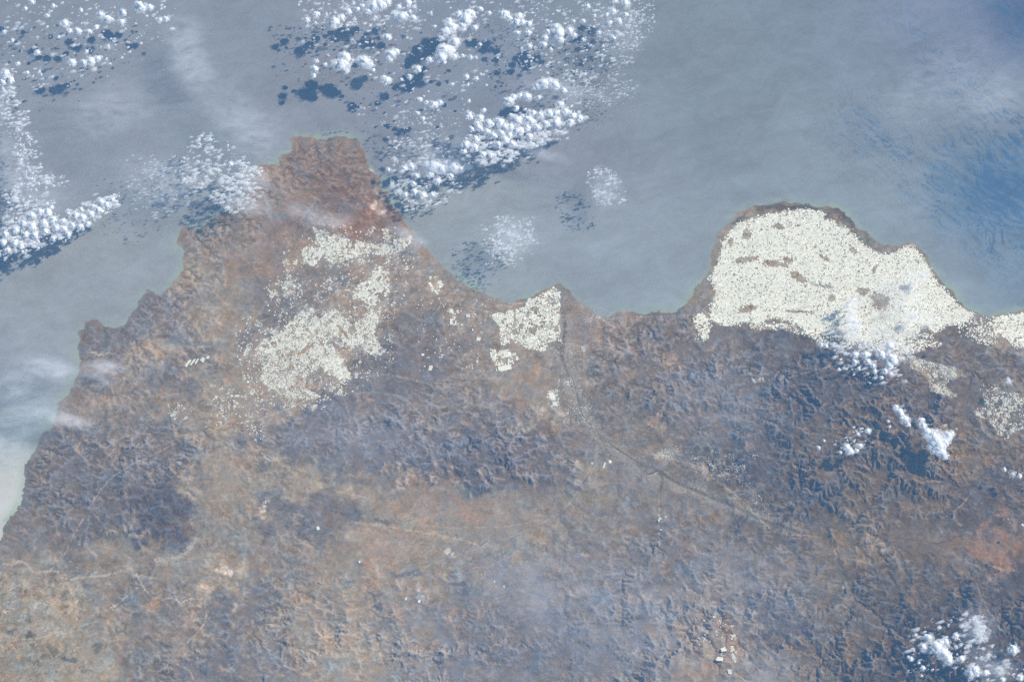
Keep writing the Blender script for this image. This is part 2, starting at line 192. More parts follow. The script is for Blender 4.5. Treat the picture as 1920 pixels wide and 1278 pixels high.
# patches of bare ground, ponds, quarries: u, v, semi-axes px, rotation, tone, softness
PATCH = [
 (630,345,60,55,10,(126,92,98),.9),(690,420,40,26,-10,(138,94,96),.9),(560,300,30,24,0,(134,100,104),.9),
 (1530,532,22,5,22,(160,185,170),.3),(1548,541,9,7,0,(165,190,172),.3),(1395,434,7,11,20,(125,150,145),.2),(1660,537,5,6,0,(120,150,150),.3),
 (1480,389,66,6,2,(82,98,98),.2),(1402,404,36,6,-28,(92,104,98),.25),(1410,400,14,6,-25,(150,155,138),.3),(1585,408,34,7,38,(86,98,102),.25),(1565,408,12,9,10,(150,130,122),.4),
 (1235,784,5,12,10,(190,160,142),.4),(1222,790,22,3,-28,(172,140,128),.5),(1245,798,7,7,0,(178,165,140),.5),(1247,855,18,9,0,(185,176,160),.5),
 (418,1066,9,10,20,(222,210,190),.3),(428,1072,10,5,0,(218,205,185),.3),(457,1068,10,18,15,(185,170,150),.6),(380,1098,9,7,0,(190,175,152),.5),
 (495,950,4,16,15,(200,190,180),.4),(492,972,5,5,0,(205,195,180),.4),(838,1032,7,7,0,(215,205,185),.4),(852,1040,4,6,0,(205,195,178),.4),
 (784,1107,4,16,8,(160,178,180),.4),(790,1120,6,6,0,(170,186,186),.3),(706,1137,10,7,10,(80,95,110),.4),(742,975,14,12,0,(120,128,125),.5),(765,985,10,18,0,(165,155,130),.5),
 (770,970,40,4,10,(172,150,134),.5),(830,1005,24,5,15,(175,160,138),.5),(700,1020,20,9,-25,(175,148,132),.4),(665,1008,20,8,20,(165,148,132),.5),
 (700,1060,7,24,-20,(182,156,140),.4),(690,1058,8,14,-30,(165,115,112),.5),(750,950,16,14,0,(160,128,125),.6),(865,945,30,10,10,(168,125,122),.7),(870,965,30,5,10,(165,122,118),.6),
 (860,1095,20,6,5,(95,98,115),.4),(770,1085,25,4,-12,(160,148,130),.4),(760,1076,34,6,-5,(105,104,118),.5),(665,1140,10,8,0,(160,140,120),.7),
 (120,1125,8,20,5,(120,130,118),.4),(155,1135,4,16,0,(110,122,112),.5),(60,1190,10,8,0,(85,100,100),.4),(15,1185,8,8,0,(80,98,98),.4),(95,1225,16,12,50,(100,115,105),.5),(130,1235,20,6,10,(85,102,98),.4),
 (125,1242,12,7,0,(150,165,160),.3),(50,1103,6,6,0,(130,145,150),.4),(180,1215,10,9,0,(95,108,104),.5),(160,1255,10,8,0,(110,122,112),.5),(52,1162,6,6,0,(90,105,105),.4),(205,1255,25,18,0,(175,166,146),.7),
 (285,1135,14,12,-30,(160,130,118),.6),(315,1190,26,13,20,(155,132,124),.7),(300,965,18,14,0,(78,86,104),.5),(310,995,28,14,0,(80,88,106),.5),
 (660,930,50,7,10,(170,156,138),.6),(600,905,50,8,8,(168,150,134),.6),(700,985,50,3,12,(172,160,140),.4),(645,960,40,5,18,(92,96,112),.5),(715,978,20,3,18,(95,98,112),.5),
 (850,1148,20,8,-60,(160,134,126),.8),(830,1215,10,26,-30,(160,130,126),.7),(1850,1040,38,13,12,(165,108,106),.7),(1820,1055,18,6,20,(160,140,138),.6),(1885,1055,16,9,0,(165,105,105),.6),
 (1740,1008,30,8,0,(135,110,112),.7),(1360,1170,14,20,0,(150,112,112),.8),(1370,1215,16,22,0,(152,112,112),.8),(1350,1240,16,12,0,(150,120,118),.8),(1205,1155,11,14,0,(85,98,112),.5),(1210,1262,12,22,0,(88,96,112),.5),
 (700,400,10,28,-5,(155,100,98),.6),(712,360,9,24,-15,(150,150,140),.5),(700,322,5,10,-20,(210,195,175),.4),(703,388,8,9,0,(215,195,180),.4),(713,398,8,6,0,(205,190,178),.4),(735,440,30,16,0,(140,130,132),.7),
 (560,425,40,8,10,(148,108,108),.8),(660,430,30,8,10,(160,104,100),.8),(585,470,12,26,0,(150,112,112),.8),(300,655,50,7,0,(172,156,144),.7),(185,663,22,5,8,(190,180,168),.6),(480,660,10,40,0,(158,132,126),.7),
 (425,710,18,12,-10,(168,138,128),.7),(375,745,14,4,-10,(175,145,130),.5),(435,755,7,5,0,(140,100,110),.4),(300,738,30,5,0,(160,142,132),.6),(360,820,30,5,5,(158,146,134),.6),(370,823,8,5,0,(178,166,150),.4),
 (865,615,8,10,0,(185,172,145),.4),(1010,690,16,10,-10,(172,142,128),.6),(950,730,30,5,-40,(160,134,130),.6),(870,590,40,20,0,(152,132,132),.9),(815,480,30,20,30,(148,134,136),.8),(940,575,22,2,-10,(190,160,138),.4),(970,568,18,2.5,-8,(188,156,136),.4),
 (1065,590,3,3,0,(172,152,140),.4),(1045,560,4,14,0,(128,124,130),.6),(1105,590,18,12,30,(158,136,140),.9),(1130,640,10,5,60,(165,128,118),.8),(1260,670,30,8,40,(150,118,114),.8),(1265,690,14,6,40,(155,126,120),.7),
 (1075,660,14,16,0,(140,140,136),.7),(1095,662,5,8,0,(165,160,148),.5),(1112,670,5,6,0,(165,160,148),.5),(1085,770,7,14,10,(95,112,116),.5),(1095,745,4,16,5,(95,110,112),.5),(1020,770,24,12,0,(160,148,134),.8),(985,800,26,8,0,(150,136,130),.8),
 (1400,960,22,12,20,(110,120,122),.7),(1365,945,24,10,20,(112,120,120),.7),(1320,880,12,5,-50,(185,165,150),.5),(1330,896,5,8,20,(185,150,130),.5),(1300,955,20,4,-10,(160,140,130),.6),(1020,1010,14,14,0,(160,138,128),.8),(995,1008,14,8,0,(165,148,136),.8),
 (1405,838,10,10,0,(140,108,110),.7),(1400,665,12,5,0,(150,156,160),.8),(1430,700,30,12,10,(112,118,130),.8),(1420,715,5,4,0,(180,175,170),.6),(1580,690,16,5,0,(160,150,145),.8),(1560,885,30,3,20,(140,114,106),.7),(1490,870,26,3,25,(136,110,104),.7),
 (1860,862,14,14,0,(128,100,100),.8),(1790,850,24,40,0,(122,100,102),.9),(1870,780,8,5,0,(160,130,115),.6),(1800,790,40,12,-40,(118,108,114),.8),(1620,1000,50,3,-3,(150,126,118),.5),(1630,1012,14,14,-40,(150,128,120),.6),(1650,1020,8,16,-40,(165,145,135),.5),
 (1568,1032,4,10,15,(175,170,165),.5),(1583,1100,3,10,30,(165,162,150),.5),(1570,1090,10,30,35,(118,116,118),.7),(1590,1130,12,30,45,(120,118,118),.7),(1500,1150,10,40,25,(118,112,118),.7),(1480,1060,14,30,30,(128,120,122),.8),
 (1900,985,6,12,0,(150,130,122),.6),(1480,1160,34,14,30,(74,82,102),.8),(1850,1000,12,10,0,(90,92,104),.6),(1460,1040,50,30,20,(112,108,116),1),
 (1010,830,40,20,0,(118,106,118),1),(1080,930,60,14,0,(138,126,124),1),(1020,880,10,30,0,(110,102,116),1)]

# light dry river beds and tracks, dark watered ones: points, width km, tone
BEDS = [
 ([(-20,1054),(8,1056),(25,1058),(35,1050),(50,1055),(62,1072),(85,1070),(105,1068),(118,1083),(135,1085),(160,1080),(200,1078),(240,1066)], .18,(168,160,148)),
 ([(255,1075),(265,1095),(275,1110),(290,1125),(298,1120),(310,1122),(330,1124),(340,1132),(352,1124),(360,1122),(375,1124),(385,1118)], .13,(182,165,148)),
 ([(385,1118),(384,1135),(388,1150),(385,1165),(378,1178),(368,1190),(350,1208)], .1,(172,156,142)),
 ([(262,1278),(268,1266),(280,1256),(295,1262),(312,1254),(318,1238),(328,1245),(345,1252),(358,1262),(364,1278)], .1,(160,155,150)),
 ([(290,1052),(310,1050),(335,1045),(350,1035),(362,1020),(372,1010)], .35,(158,158,148)),
 ([(300,1048),(330,1060),(360,1048)], .4,(150,146,138)),
 ([(30,1175),(60,1170),(75,1185),(80,1205),(92,1222),(108,1250)], .1,(150,148,138)),
 ([(1062,600),(1057,640),(1063,690),(1080,740),(1099,790),(1150,838),(1213,893),(1300,918),(1400,962),(1500,1000)], 1.0,(138,136,132)),
 ([(1060,600),(1057,640),(1053,665),(1063,690),(1073,718),(1083,745),(1087,772),(1099,790),(1120,815),(1150,838),(1175,855),(1200,873),(1213,893),(1235,882),(1258,900),(1300,918),(1345,938),(1400,962),(1450,985),(1500,1000)], .26,(100,112,114)),
 ([(1068,640),(1058,668),(1068,700),(1080,740),(1085,772),(1102,796),(1124,818),(1152,842),(1176,857),(1203,876),(1214,895),(1236,884)], .09,(170,168,162)),
 ([(1118,815),(1120,845),(1116,870),(1119,915),(1124,930)], .26,(136,138,138)),
 ([(1243,892),(1237,915),(1235,950),(1236,1000),(1236,1030)], .12,(160,154,142)),
 ([(1236,884),(1243,900),(1236,925)], .2,(100,112,118)),
 ([(1828,1098),(1834,1120),(1848,1145),(1862,1180),(1888,1205)], .1,(140,132,130)),
 ([(1905,1140),(1890,1155),(1880,1190)], .08,(130,124,124)),
 ([(1600,1165),(1625,1172),(1650,1182),(1672,1195),(1700,1205),(1730,1215)], .09,(150,142,138)),
 ([(1560,1170),(1580,1190),(1620,1200)], .07,(130,124,124)),
 ([(1760,978),(1783,968),(1800,955),(1812,940),(1820,930)], .1,(150,128,118)),
 ([(1783,968),(1795,985),(1805,992)], .08,(150,128,118)),
 ([(1705,975),(1740,978),(1765,972)], .07,(135,118,112)),
 ([(1590,825),(1598,812),(1612,800),(1632,778)], .09,(150,135,125)),
 ([(1560,985),(1600,985),(1630,1005),(1680,1013),(1730,1018),(1755,1025),(1790,1015)], .1,(100,102,110)),
 ([(1555,1010),(1568,1030),(1575,1060),(1590,1095),(1605,1130),(1625,1160)], .1,(104,106,112)),
 ([(480,606),(520,590),(580,560),(640,525),(700,490),(730,470)], .1,(170,155,140)),
 ([(620,742),(700,735),(760,745),(800,790)], .07,(160,142,136)),
 ([(1118,600),(1180,592),(1240,592),(1290,590),(1340,590),(1380,600),(1440,583)], .08,(160,150,146)),
 ([(1085,640),(1000,660),(930,690),(870,720),(800,720),(720,700),(640,715),(560,760),(480,790),(420,800),(330,830),(200,900),(140,1000),(110,1060)], .09,(165,152,144)),
 ([(1090,620),(980,600),(900,580),(830,560),(770,520),(735,470)], .08,(165,152,146)),
 ([(1117,860),(1060,960),(980,1000),(900,1030),(800,1060),(720,1120),(640,1180),(600,1278)], .08,(158,146,140)),
 ([(1245,860),(1300,870),(1380,930),(1450,1000),(1540,1010)], .08,(165,155,150)),
 ([(1400,700),(1440,720),(1500,705),(1560,690)], .07,(140,135,138)),
 ([(300,660),(350,700),(400,740),(470,770)], .07,(165,150,140)),
 ([(60,1100),(120,1130),(180,1150),(215,1138),(260,1100)], .07,(175,168,152)),
 ([(0,1190),(60,1200),(120,1180),(200,1160)], .07,(172,166,152)),
 ([(930,720),(945,700),(960,690),(990,670)], .12,(165,138,130)),
 ([(700,985),(740,992),(790,1000),(860,1012),(900,1025)], .12,(182,170,148)),
 ([(780,985),(850,992),(950,990),(1020,975)], .09,(165,148,138)),
 ([(170,850),(200,830),(250,815),(300,812),(360,818),(420,840),(480,850)], .09,(150,140,134)),
 ([(1440,583),(1500,585),(1570,586),(1640,588),(1700,588),(1750,580),(1790,574),(1840,590),(1880,605),(1925,618)], .11,(125,128,128)),
 ([(1460,510),(1468,540),(1466,570),(1480,600),(1500,640)], .08,(135,135,132)),
 ([(1635,470),(1640,510),(1638,560)], .12,(140,128,124)),
 ([(1425,510),(1420,545),(1430,590)], .05,(150,146,142)),
 ([(1376,500),(1388,520),(1380,545),(1360,560)], .05,(150,146,142)),
 ([(1050,560),(1052,600),(1050,640)], .1,(128,122,124)),
]
# clouds one can pick out: u, v, radius (px of the survey grid), kind (c = cumulus, t = torn thin), cluster
CLOUD = {
 "in the upper left cloud line": "188,28,8;203,37,10;228,43,8;230,25,8;263,14,12;281,15,8;122,46,9;147,60,8;131,58,6;167,60,7;152,20,5;48,17,5;70,99,7;135,118,9;157,119,8;170,116,9;183,111,7;162,98,5;10,140,10;51,137,5;300,38,6;311,36,7;203,88,6t;33,120,5;23,77,5;20,150,8;5,155,7;88,30,5;60,5,6;100,12,5;8,60,5;110,70,4;180,52,6",
 "in the puffy row at the top": "575,38,7;593,28,7;627,42,12;640,34,8;653,23,8;670,18,6;680,12,6;700,13,12;713,10,12;727,5,8;703,32,8t;747,13,6;765,7,8;753,33,12;775,35,8;725,70,8;740,28,6;768,22,5;613,30,5t;690,22,8",
 "in the tall bright tower group": "873,37,15;880,27,11;847,53,14;837,60,13;853,80,12;833,97,16;827,107,14;852,107,8;805,113,8;890,53,7;828,73,8;860,28,9;868,50,11;842,40,8;845,95,10;867,105,4;882,108,5;815,50,4",
 "in the loose group below the row": "733,103,12;743,97,7;730,112,7;647,107,11;640,123,14;630,123,10;648,133,8;662,115,6;683,117,14;690,123,10;676,112,8;590,130,8;588,143,6;593,115,5;610,122,5;725,152,9;718,146,6;783,130,9;768,144,6;753,150,4;700,132,4",
 "right of the bright tower group": "900,17,6;917,25,5;947,28,10;955,35,7;808,25,5t;875,145,6;893,148,5;878,158,3;848,158,4;877,160,3;787,187,6;813,197,8;800,193,5;825,193,6;783,213,5;793,223,5;907,208,5;900,84,4;955,190,10;912,160,3;879,190,4",
 "in the scattered puffs beside the clear sea": "973,32,8;968,43,9;980,43,7;992,45,7;970,62,6;990,62,7;1042,53,9;1047,63,12;1050,75,9;1027,60,6;1022,72,7;1020,85,7;1033,93,4;1068,58,9;1077,67,6;993,87,6;1102,13,6;1152,2,7;1173,8,9;1150,23,7;1173,28,6;1138,28,5;1160,40,7;1143,43,5;1123,62,5;1150,72,5;1163,65,6t;1093,75,4;1093,40,5;1093,139,6t;1182,37,5t;1115,30,4;1075,40,4",
 "in the long bright bank above the bay": "1020,158,13;1007,163,9;1040,160,11;1057,170,7;988,182,9;975,180,7;1010,183,6;963,183,8;968,203,6;970,227,11;1000,213,7;993,227,11;1013,217,9;1030,213,9;1050,197,8;1043,213,9;1060,210,9;1073,217,8;1087,223,8;1070,230,9;1043,230,11;1023,233,9;1007,240,9;988,240,9;970,247,11;993,257,8;958,240,9;1030,155,8",
 "in the packed bank beyond the cape": "880,217,9;900,223,9;897,240,9;917,233,10;937,230,11;947,240,10;913,247,8;885,243,7;873,273,9;890,277,9;893,263,8;947,263,10;935,272,8;870,285,6;925,255,8;960,270,7;905,290,7;920,292,6;955,255,9;940,250,8;895,232,7",
 "in the curving bank beside the cape": "813,313,13;827,317,11;850,313,12;837,307,9;877,313,8;863,318,8;800,310,8;770,313,8;757,317,9;747,360,8t;793,367,9;777,360,7;760,365,6;820,340,8;845,330,7;806,328,8;780,330,6;728,318,5;740,300,6t;810,365,6;775,345,6;735,345,6t",
 "in the low bank at the left": "60,405,9;75,398,8;90,400,9;45,420,8;60,425,9;82,420,9;100,412,8;30,432,8;48,440,8;10,440,8;5,455,8;28,455,7;65,442,8;85,435,8;105,428,8;120,430,8;135,422,8;118,415,7;142,405,7;155,410,9;170,402,9;185,395,9;150,425,7;165,420,6;200,385,8;210,375,7;190,380,7;175,388,7;128,440,6;100,448,6;15,470,7;40,462,6;152,393,5;96,390,6",
 "over the water left of the cape": "432,308,6;372,303,5t;390,280,6t;375,270,5t;410,320,6t;395,325,7t;350,340,8t;365,330,7t;380,345,7t;445,330,7t;455,320,6t;470,318,6t;460,345,8t;440,350,7t;475,330,6t;468,355,7t;450,380,6t;425,390,6t;405,365,6t",
 "at the edge of the greenhouse plain": "1668,649,10;1653,666,9;1673,673,12;1667,686,9;1660,696,7;1647,659,6;1603,666,7;1603,679,6;1623,666,8;1627,679,7;1637,686,6;1590,570,7t;1597,587,8t;1600,603,9t;1595,618,8t;1603,630,6t;1730,518,8t;1540,646,5;1549,649,5;1573,653,8t;1693,673,8t;1573,693,4;1610,691,4;1653,708,4;1670,701,5;1710,596,8t;1763,645,3;1615,652,6t;1585,662,5t;1640,697,5;1690,655,6t",
 "over the dark mountains": "1687,773,9;1697,786,9;1680,763,6;1703,796,5;1665,790,3;1668,800,3;1627,809,6;1608,814,4;1587,839,8;1593,846,8;1612,836,6;1606,845,5;1545,826,3;1535,839,4;1575,848,4;1890,714,8t;1883,880,4;1900,888,6t;1912,892,5",
 "in the lower right corner": "1740,1195,9;1730,1212,8;1757,1215,13;1767,1225,12;1777,1235,11;1765,1205,8;1773,1202,8;1792,1192,7;1793,1212,6t;1802,1235,8;1832,1169,10t;1837,1185,10t;1827,1159,8t;1840,1199,9t;1810,1172,8t;1845,1175,8t;1708,1235,5;1730,1252,5;1723,1242,3;1827,1257,12;1820,1262,10;1847,1262,7;1877,1255,10t;1880,1274,6;1900,1217,10;1913,1270,7;1853,1229,7t;1917,984,3;1810,1150,6t;1815,1210,7t;1703,1231,3;1728,1266,3",
}
BIGCLOUD = [(1727,789,8),(1731,800,9),(1738,812,13),(1748,818,15),(1755,828,19),(1761,838,17),(1765,850,13),(1770,858,8),(1778,818,12),(1785,815,8),(1772,830,12),(1724,797,4),(1744,838,9),(1750,848,7)]
# fields of puffs too small to count one by one: polygon, number, radius range px, share torn, clumping
FIELD = [
 ([(0,0),(320,0),(330,60),(200,140),(60,170),(0,180)],560,.7,2.6,.5,1.1),
 ([(0,160),(22,165),(50,215),(70,290),(82,320),(130,335),(132,350),(70,345),(40,330),(15,250),(0,220)],900,.8,2.2,.6,.6),
 ([(40,330),(90,345),(80,400),(20,430),(0,400),(10,360)],380,.8,2.4,.7,.7),
 ([(0,435),(45,405),(100,378),(105,402),(150,388),(215,360),(225,375),(180,412),(120,445),(60,465),(0,490)],1100,1.2,3.6,.4,.3),
 ([(365,255),(400,248),(430,270),(440,300),(480,310),(492,330),(460,370),(400,375),(350,350),(335,320)],700,.7,2.2,.85,.9),
 ([(440,300),(495,310),(480,380),(420,400),(400,380)],320,.9,2.6,.85,.7),
 ([(235,290),(330,290),(360,380),(300,410),(240,380)],260,.7,1.7,.75,1.1),
 ([(720,262),(750,245),(765,235),(830,235),(885,250),(900,300),(850,330),(800,345),(750,370),(730,340)],560,.8,2.2,.8,1.1),
 ([(740,345),(800,330),(870,340),(860,365),(800,395),(760,395)],260,.8,2.2,.8,1.0),
 ([(880,240),(930,225),(1000,205),(1060,195),(1098,215),(1088,232),(1040,248),(980,268),(950,292),(900,300),(870,290)],420,1.4,4,.4,.5),
 ([(890,290),(960,275),(1050,245),(1085,236),(1040,255),(960,300),(900,312)],420,1.1,3,.75,.4),
 ([(1130,0),(1228,0),(1228,40),(1200,80),(1180,120),(1120,70)],700,.7,1.7,.7,.6),
 ([(960,0),(1130,0),(1130,80),(1190,120),(1100,160),(960,120)],800,.7,2.2,.5,1.0),
 ([(1060,130),(1190,150),(1195,185),(1120,205),(1050,190)],420,.7,1.6,.85,.6),
 ([(925,405),(1010,415),(1000,470),(955,500),(925,480)],380,.7,1.9,.85,.9),
 ([(900,420),(960,420),(945,500),(915,500)],200,.7,1.7,.85,.8),
 ([(1110,310),(1150,320),(1175,385),(1130,390),(1100,345)],260,.7,1.9,.85,.8),
 ([(560,0),(960,0),(960,130),(800,240),(700,150),(560,90)],560,.7,2.3,.5,1.0),
 ([(560,0),(780,0),(790,50),(620,60),(560,50)],300,.8,2.6,.5,.7),
 ([(640,190),(760,200),(900,205),(860,240),(700,240)],200,.7,1.7,.7,1.0),
 ([(1530,640),(1600,640),(1700,640),(1730,690),(1660,720),(1590,700)],300,.9,2.8,.7,.8),
 ([(1570,560),(1620,560),(1615,640),(1585,640)],90,1.2,3.2,.95,.5),
 ([(1560,800),(1640,790),(1630,850),(1570,860)],60,.8,2.2,.4,.8),
 ([(1700,1180),(1800,1150),(1860,1150),(1860,1240),(1780,1260),(1700,1260)],240,.8,3,.7,.8),
 ([(1800,1240),(1920,1200),(1920,1278),(1800,1278)],90,.8,2.8,.6,.8),
 ([(1710,780),(1790,800),(1795,870),(1745,870),(1715,820)],60,.8,2.6,.4,.5),
]
# thin veils: u, v, semi-axes px, rotation deg, height km, cover
VEIL = [(195,685,55,14,8,1.4,.5),(190,700,40,20,12,1.4,.3),(95,690,70,26,20,1.4,.3),(30,720,60,30,-10,1.4,.22),(85,690,90,22,12,2.5,.30),(110,782,70,14,18,2.4,.26),(55,775,85,48,-15,1.5,.30),(130,788,60,16,15,1.3,.40),(15,840,70,26,10,1.3,.3),
 (360,120,55,75,-30,2.4,.20),(345,60,50,40,0,2.4,.16),(430,210,70,60,20,2.4,.12),(620,415,60,16,-5,1.2,.42),(570,395,60,18,10,1.3,.28),(470,385,60,22,10,1.3,.34),(480,340,40,30,30,1.5,.2),
 (960,445,52,42,30,2.2,.22),(1140,350,36,46,-10,2.2,.2),(770,445,50,14,30,1.2,.4),(1690,560,60,55,0,1.6,.18),(1640,640,95,40,0,1.6,.28),(1598,600,16,50,0,1.8,.4),(1725,515,34,22,0,1.6,.3),(1720,600,60,30,-10,1.6,.25),
 (1835,1180,42,52,0,2.6,.3),(1860,1250,60,30,0,2.6,.22),(20,310,46,80,-20,2.2,.2),(60,370,80,60,0,2.2,.16),(1010,285,75,14,18,2.3,.35),(1040,170,110,30,10,2.3,.16),(830,290,120,50,-5,2.3,.12),(1850,185,120,55,-35,3,.12),
 (950,1080,70,50,0,1.6,.07),(1010,1120,50,80,0,2,.06),(1430,1270,90,60,0,3,.14),(0,180,30,60,0,2.2,.22),(1130,1150,240,110,20,2.4,.10),(1420,1110,190,90,30,2.6,.08),(300,340,110,60,10,2.0,.16),(200,210,120,60,-20,2.4,.12),(480,250,80,60,30,2.2,.15),(700,820,230,60,5,2,.07),(1350,760,160,90,30,2.8,.08),(1750,150,200,60,-40,3,.10),(1160,60,60,60,0,2.4,.15)]
# ---------------------------------------------------------------- ground coordinates
TILT = math.radians(28.0); DIST = 450.0; FPX = 8683.0
CAM = np.array([0.0, -DIST*math.sin(TILT), DIST*math.cos(TILT)])
def G(u, v, z=0.0):
    """survey grid (u, v) -> ground x, y in km at height z"""
    u = np.asarray(u, float); v = np.asarray(v, float)
    a = (u-960)/FPX; b = (639-v)/FPX
    dy = math.sin(TILT)+b*math.cos(TILT); dz = -math.cos(TILT)+b*math.sin(TILT)
    t = (z-CAM[2])/dz
    return CAM[0]+a*t, CAM[1]+dy*t
def UV(x, y, z=0.0):
    dx = x-CAM[0]; dy = y-CAM[1]; dz = z-CAM[2]
    f = dy*math.sin(TILT)-dz*math.cos(TILT); b = dy*math.cos(TILT)+dz*math.sin(TILT)
    return 960+FPX*dx/f, 639-FPX*b/f
PX = 0.0518
rng = np.random.default_rng(7)
DX = 0.066
X0, X1, Y0, Y1 = -62.0, 62.0, -45.0, 27.0
def gridshape(dx): return int(round((Y1-Y0)/dx))+1, int(round((X1-X0)/dx))+1
def coords(shape):
    ys = np.linspace(Y0, Y1, shape[0]); xs = np.linspace(X0, X1, shape[1])
    return np.meshgrid(xs, ys)
def spectral(shape, dx, l0, l1, beta, seed, stretch=None):
    """band-limited fractal noise, unit deviation; wavelengths l1..l0 km"""
    r = np.random.default_rng(seed)
    H, W = shape
    f = np.fft.rfft2(r.standard_normal((H, W)))
    ky = np.fft.fftfreq(H, dx)[:, None]; kx = np.fft.rfftfreq(W, dx)[None, :]
    if stretch:
        a = math.radians(stretch[0]); c, s = math.cos(a), math.sin(a)
        k = np.sqrt((stretch[1]*(kx*c+ky*s))**2+((-kx*s+ky*c))**2)
    else: k = np.sqrt(kx*kx+ky*ky)
    amp = np.where(k > 1.0/l0, np.maximum(k, 1e-9)**(-beta), 0)*np.exp(-(k*l1)**2)
    o = np.fft.irfft2(f*amp, s=(H, W))
    return (o-o.mean())/o.std()
def gblur(a, dx, s):
    H, W = a.shape; p = int(min(3*s/dx+2, 200))
    b = np.pad(a, p, mode='edge')
    ky = np.fft.fftfreq(b.shape[0], dx)[:, None]; kx = np.fft.rfftfreq(b.shape[1], dx)[None, :]
    o = np.fft.irfft2(np.fft.rfft2(b)*np.exp(-2*(math.pi*s)**2*(kx*kx+ky*ky)), s=b.shape)
    return o[p:p+H, p:p+W]
def bil(a, x, y, box=None):
    x0, x1, y0, y1 = box or (X0, X1, Y0, Y1)
    H, W = a.shape
    fx = np.clip((x-x0)/(x1-x0)*(W-1), 0, W-1.001); fy = np.clip((y-y0)/(y1-y0)*(H-1), 0, H-1.001)
    i = fy.astype(int); j = fx.astype(int); p = fx-j; q = fy-i
    return (a[i, j]*(1-p)+a[i, j+1]*p)*(1-q)+(a[i+1, j]*(1-p)+a[i+1, j+1]*p)*q
def resize(a, shape):
    X, Y = coords(shape)
    return bil(a, X, Y)
def polymask(P, X, Y):
    """even-odd fill of polygon P [(x,y)] on points X, Y"""
    sh = X.shape; x = X.ravel(); y = Y.ravel(); P = np.asarray(P, float)
    ins = (x > P[:, 0].min()) & (x < P[:, 0].max()) & (y > P[:, 1].min()) & (y < P[:, 1].max())
    k = np.nonzero(ins)[0]; xs = x[k]; ys = y[k]; c = np.zeros(len(k), bool)
    Q = np.roll(P, -1, 0)
    for (ax, ay), (bx, by) in zip(P, Q):
        if ay == by: continue
        m = (ay > ys) != (by > ys)
        c ^= m & (xs < (bx-ax)*(ys-ay)/(by-ay)+ax)
    o = np.zeros(x.shape, bool); o[k[c]] = True
    return o.reshape(sh)
def gauss_interp(pts, vals, shape, s, s2):
    """normalised gaussian interpolation of scattered values (km), made on a coarse grid"""
    cs = gridshape(.6); X, Y = coords(cs)
    num = np.zeros(cs+(vals.shape[1],)); den = np.zeros(cs)
    for (x, y), v in zip(pts, vals):
        d = (X-x)**2+(Y-y)**2
        w = np.exp(-d/(2*s*s))+2e-3*np.exp(-d/(2*s2*s2))+1e-12
        num += w[..., None]*v; den += w
    num /= den[..., None]
    return [resize(num[..., k], shape) for k in range(vals.shape[1])]

def flood(z, sea, eps):
    H, W = z.shape; w = z.ravel().tolist(); done = bytearray(H*W); hq = []
    s = sea.ravel()
    edge = np.zeros((H, W), bool); edge[0] = edge[-1] = True; edge[:, 0] = edge[:, -1] = True
    nb = ~sea & (np.roll(sea, 1, 0) | np.roll(sea, -1, 0) | np.roll(sea, 1, 1) | np.roll(sea, -1, 1))
    for i in np.nonzero(s)[0]: done[i] = 1
    for i in np.nonzero((nb | (edge & ~sea)).ravel())[0]:
        done[i] = 1; hq.append((w[i], int(i)))
    heapq.heapify(hq); pop = heapq.heappop; push = heapq.heappush
    offs = (-W-1, -W, -W+1, -1, 1, W-1, W, W+1)
    N = H*W
    while hq:
        h, i = pop(hq)
        c = i % W
        for o in offs:
            j = i+o
            if j < 0 or j >= N or done[j]: continue
            d = j % W-c
            if d > 1 or d < -1: continue
            done[j] = 1
            if w[j] < h+eps: w[j] = h+eps
            push(hq, (w[j], j))
    return np.array(w).reshape(H, W)

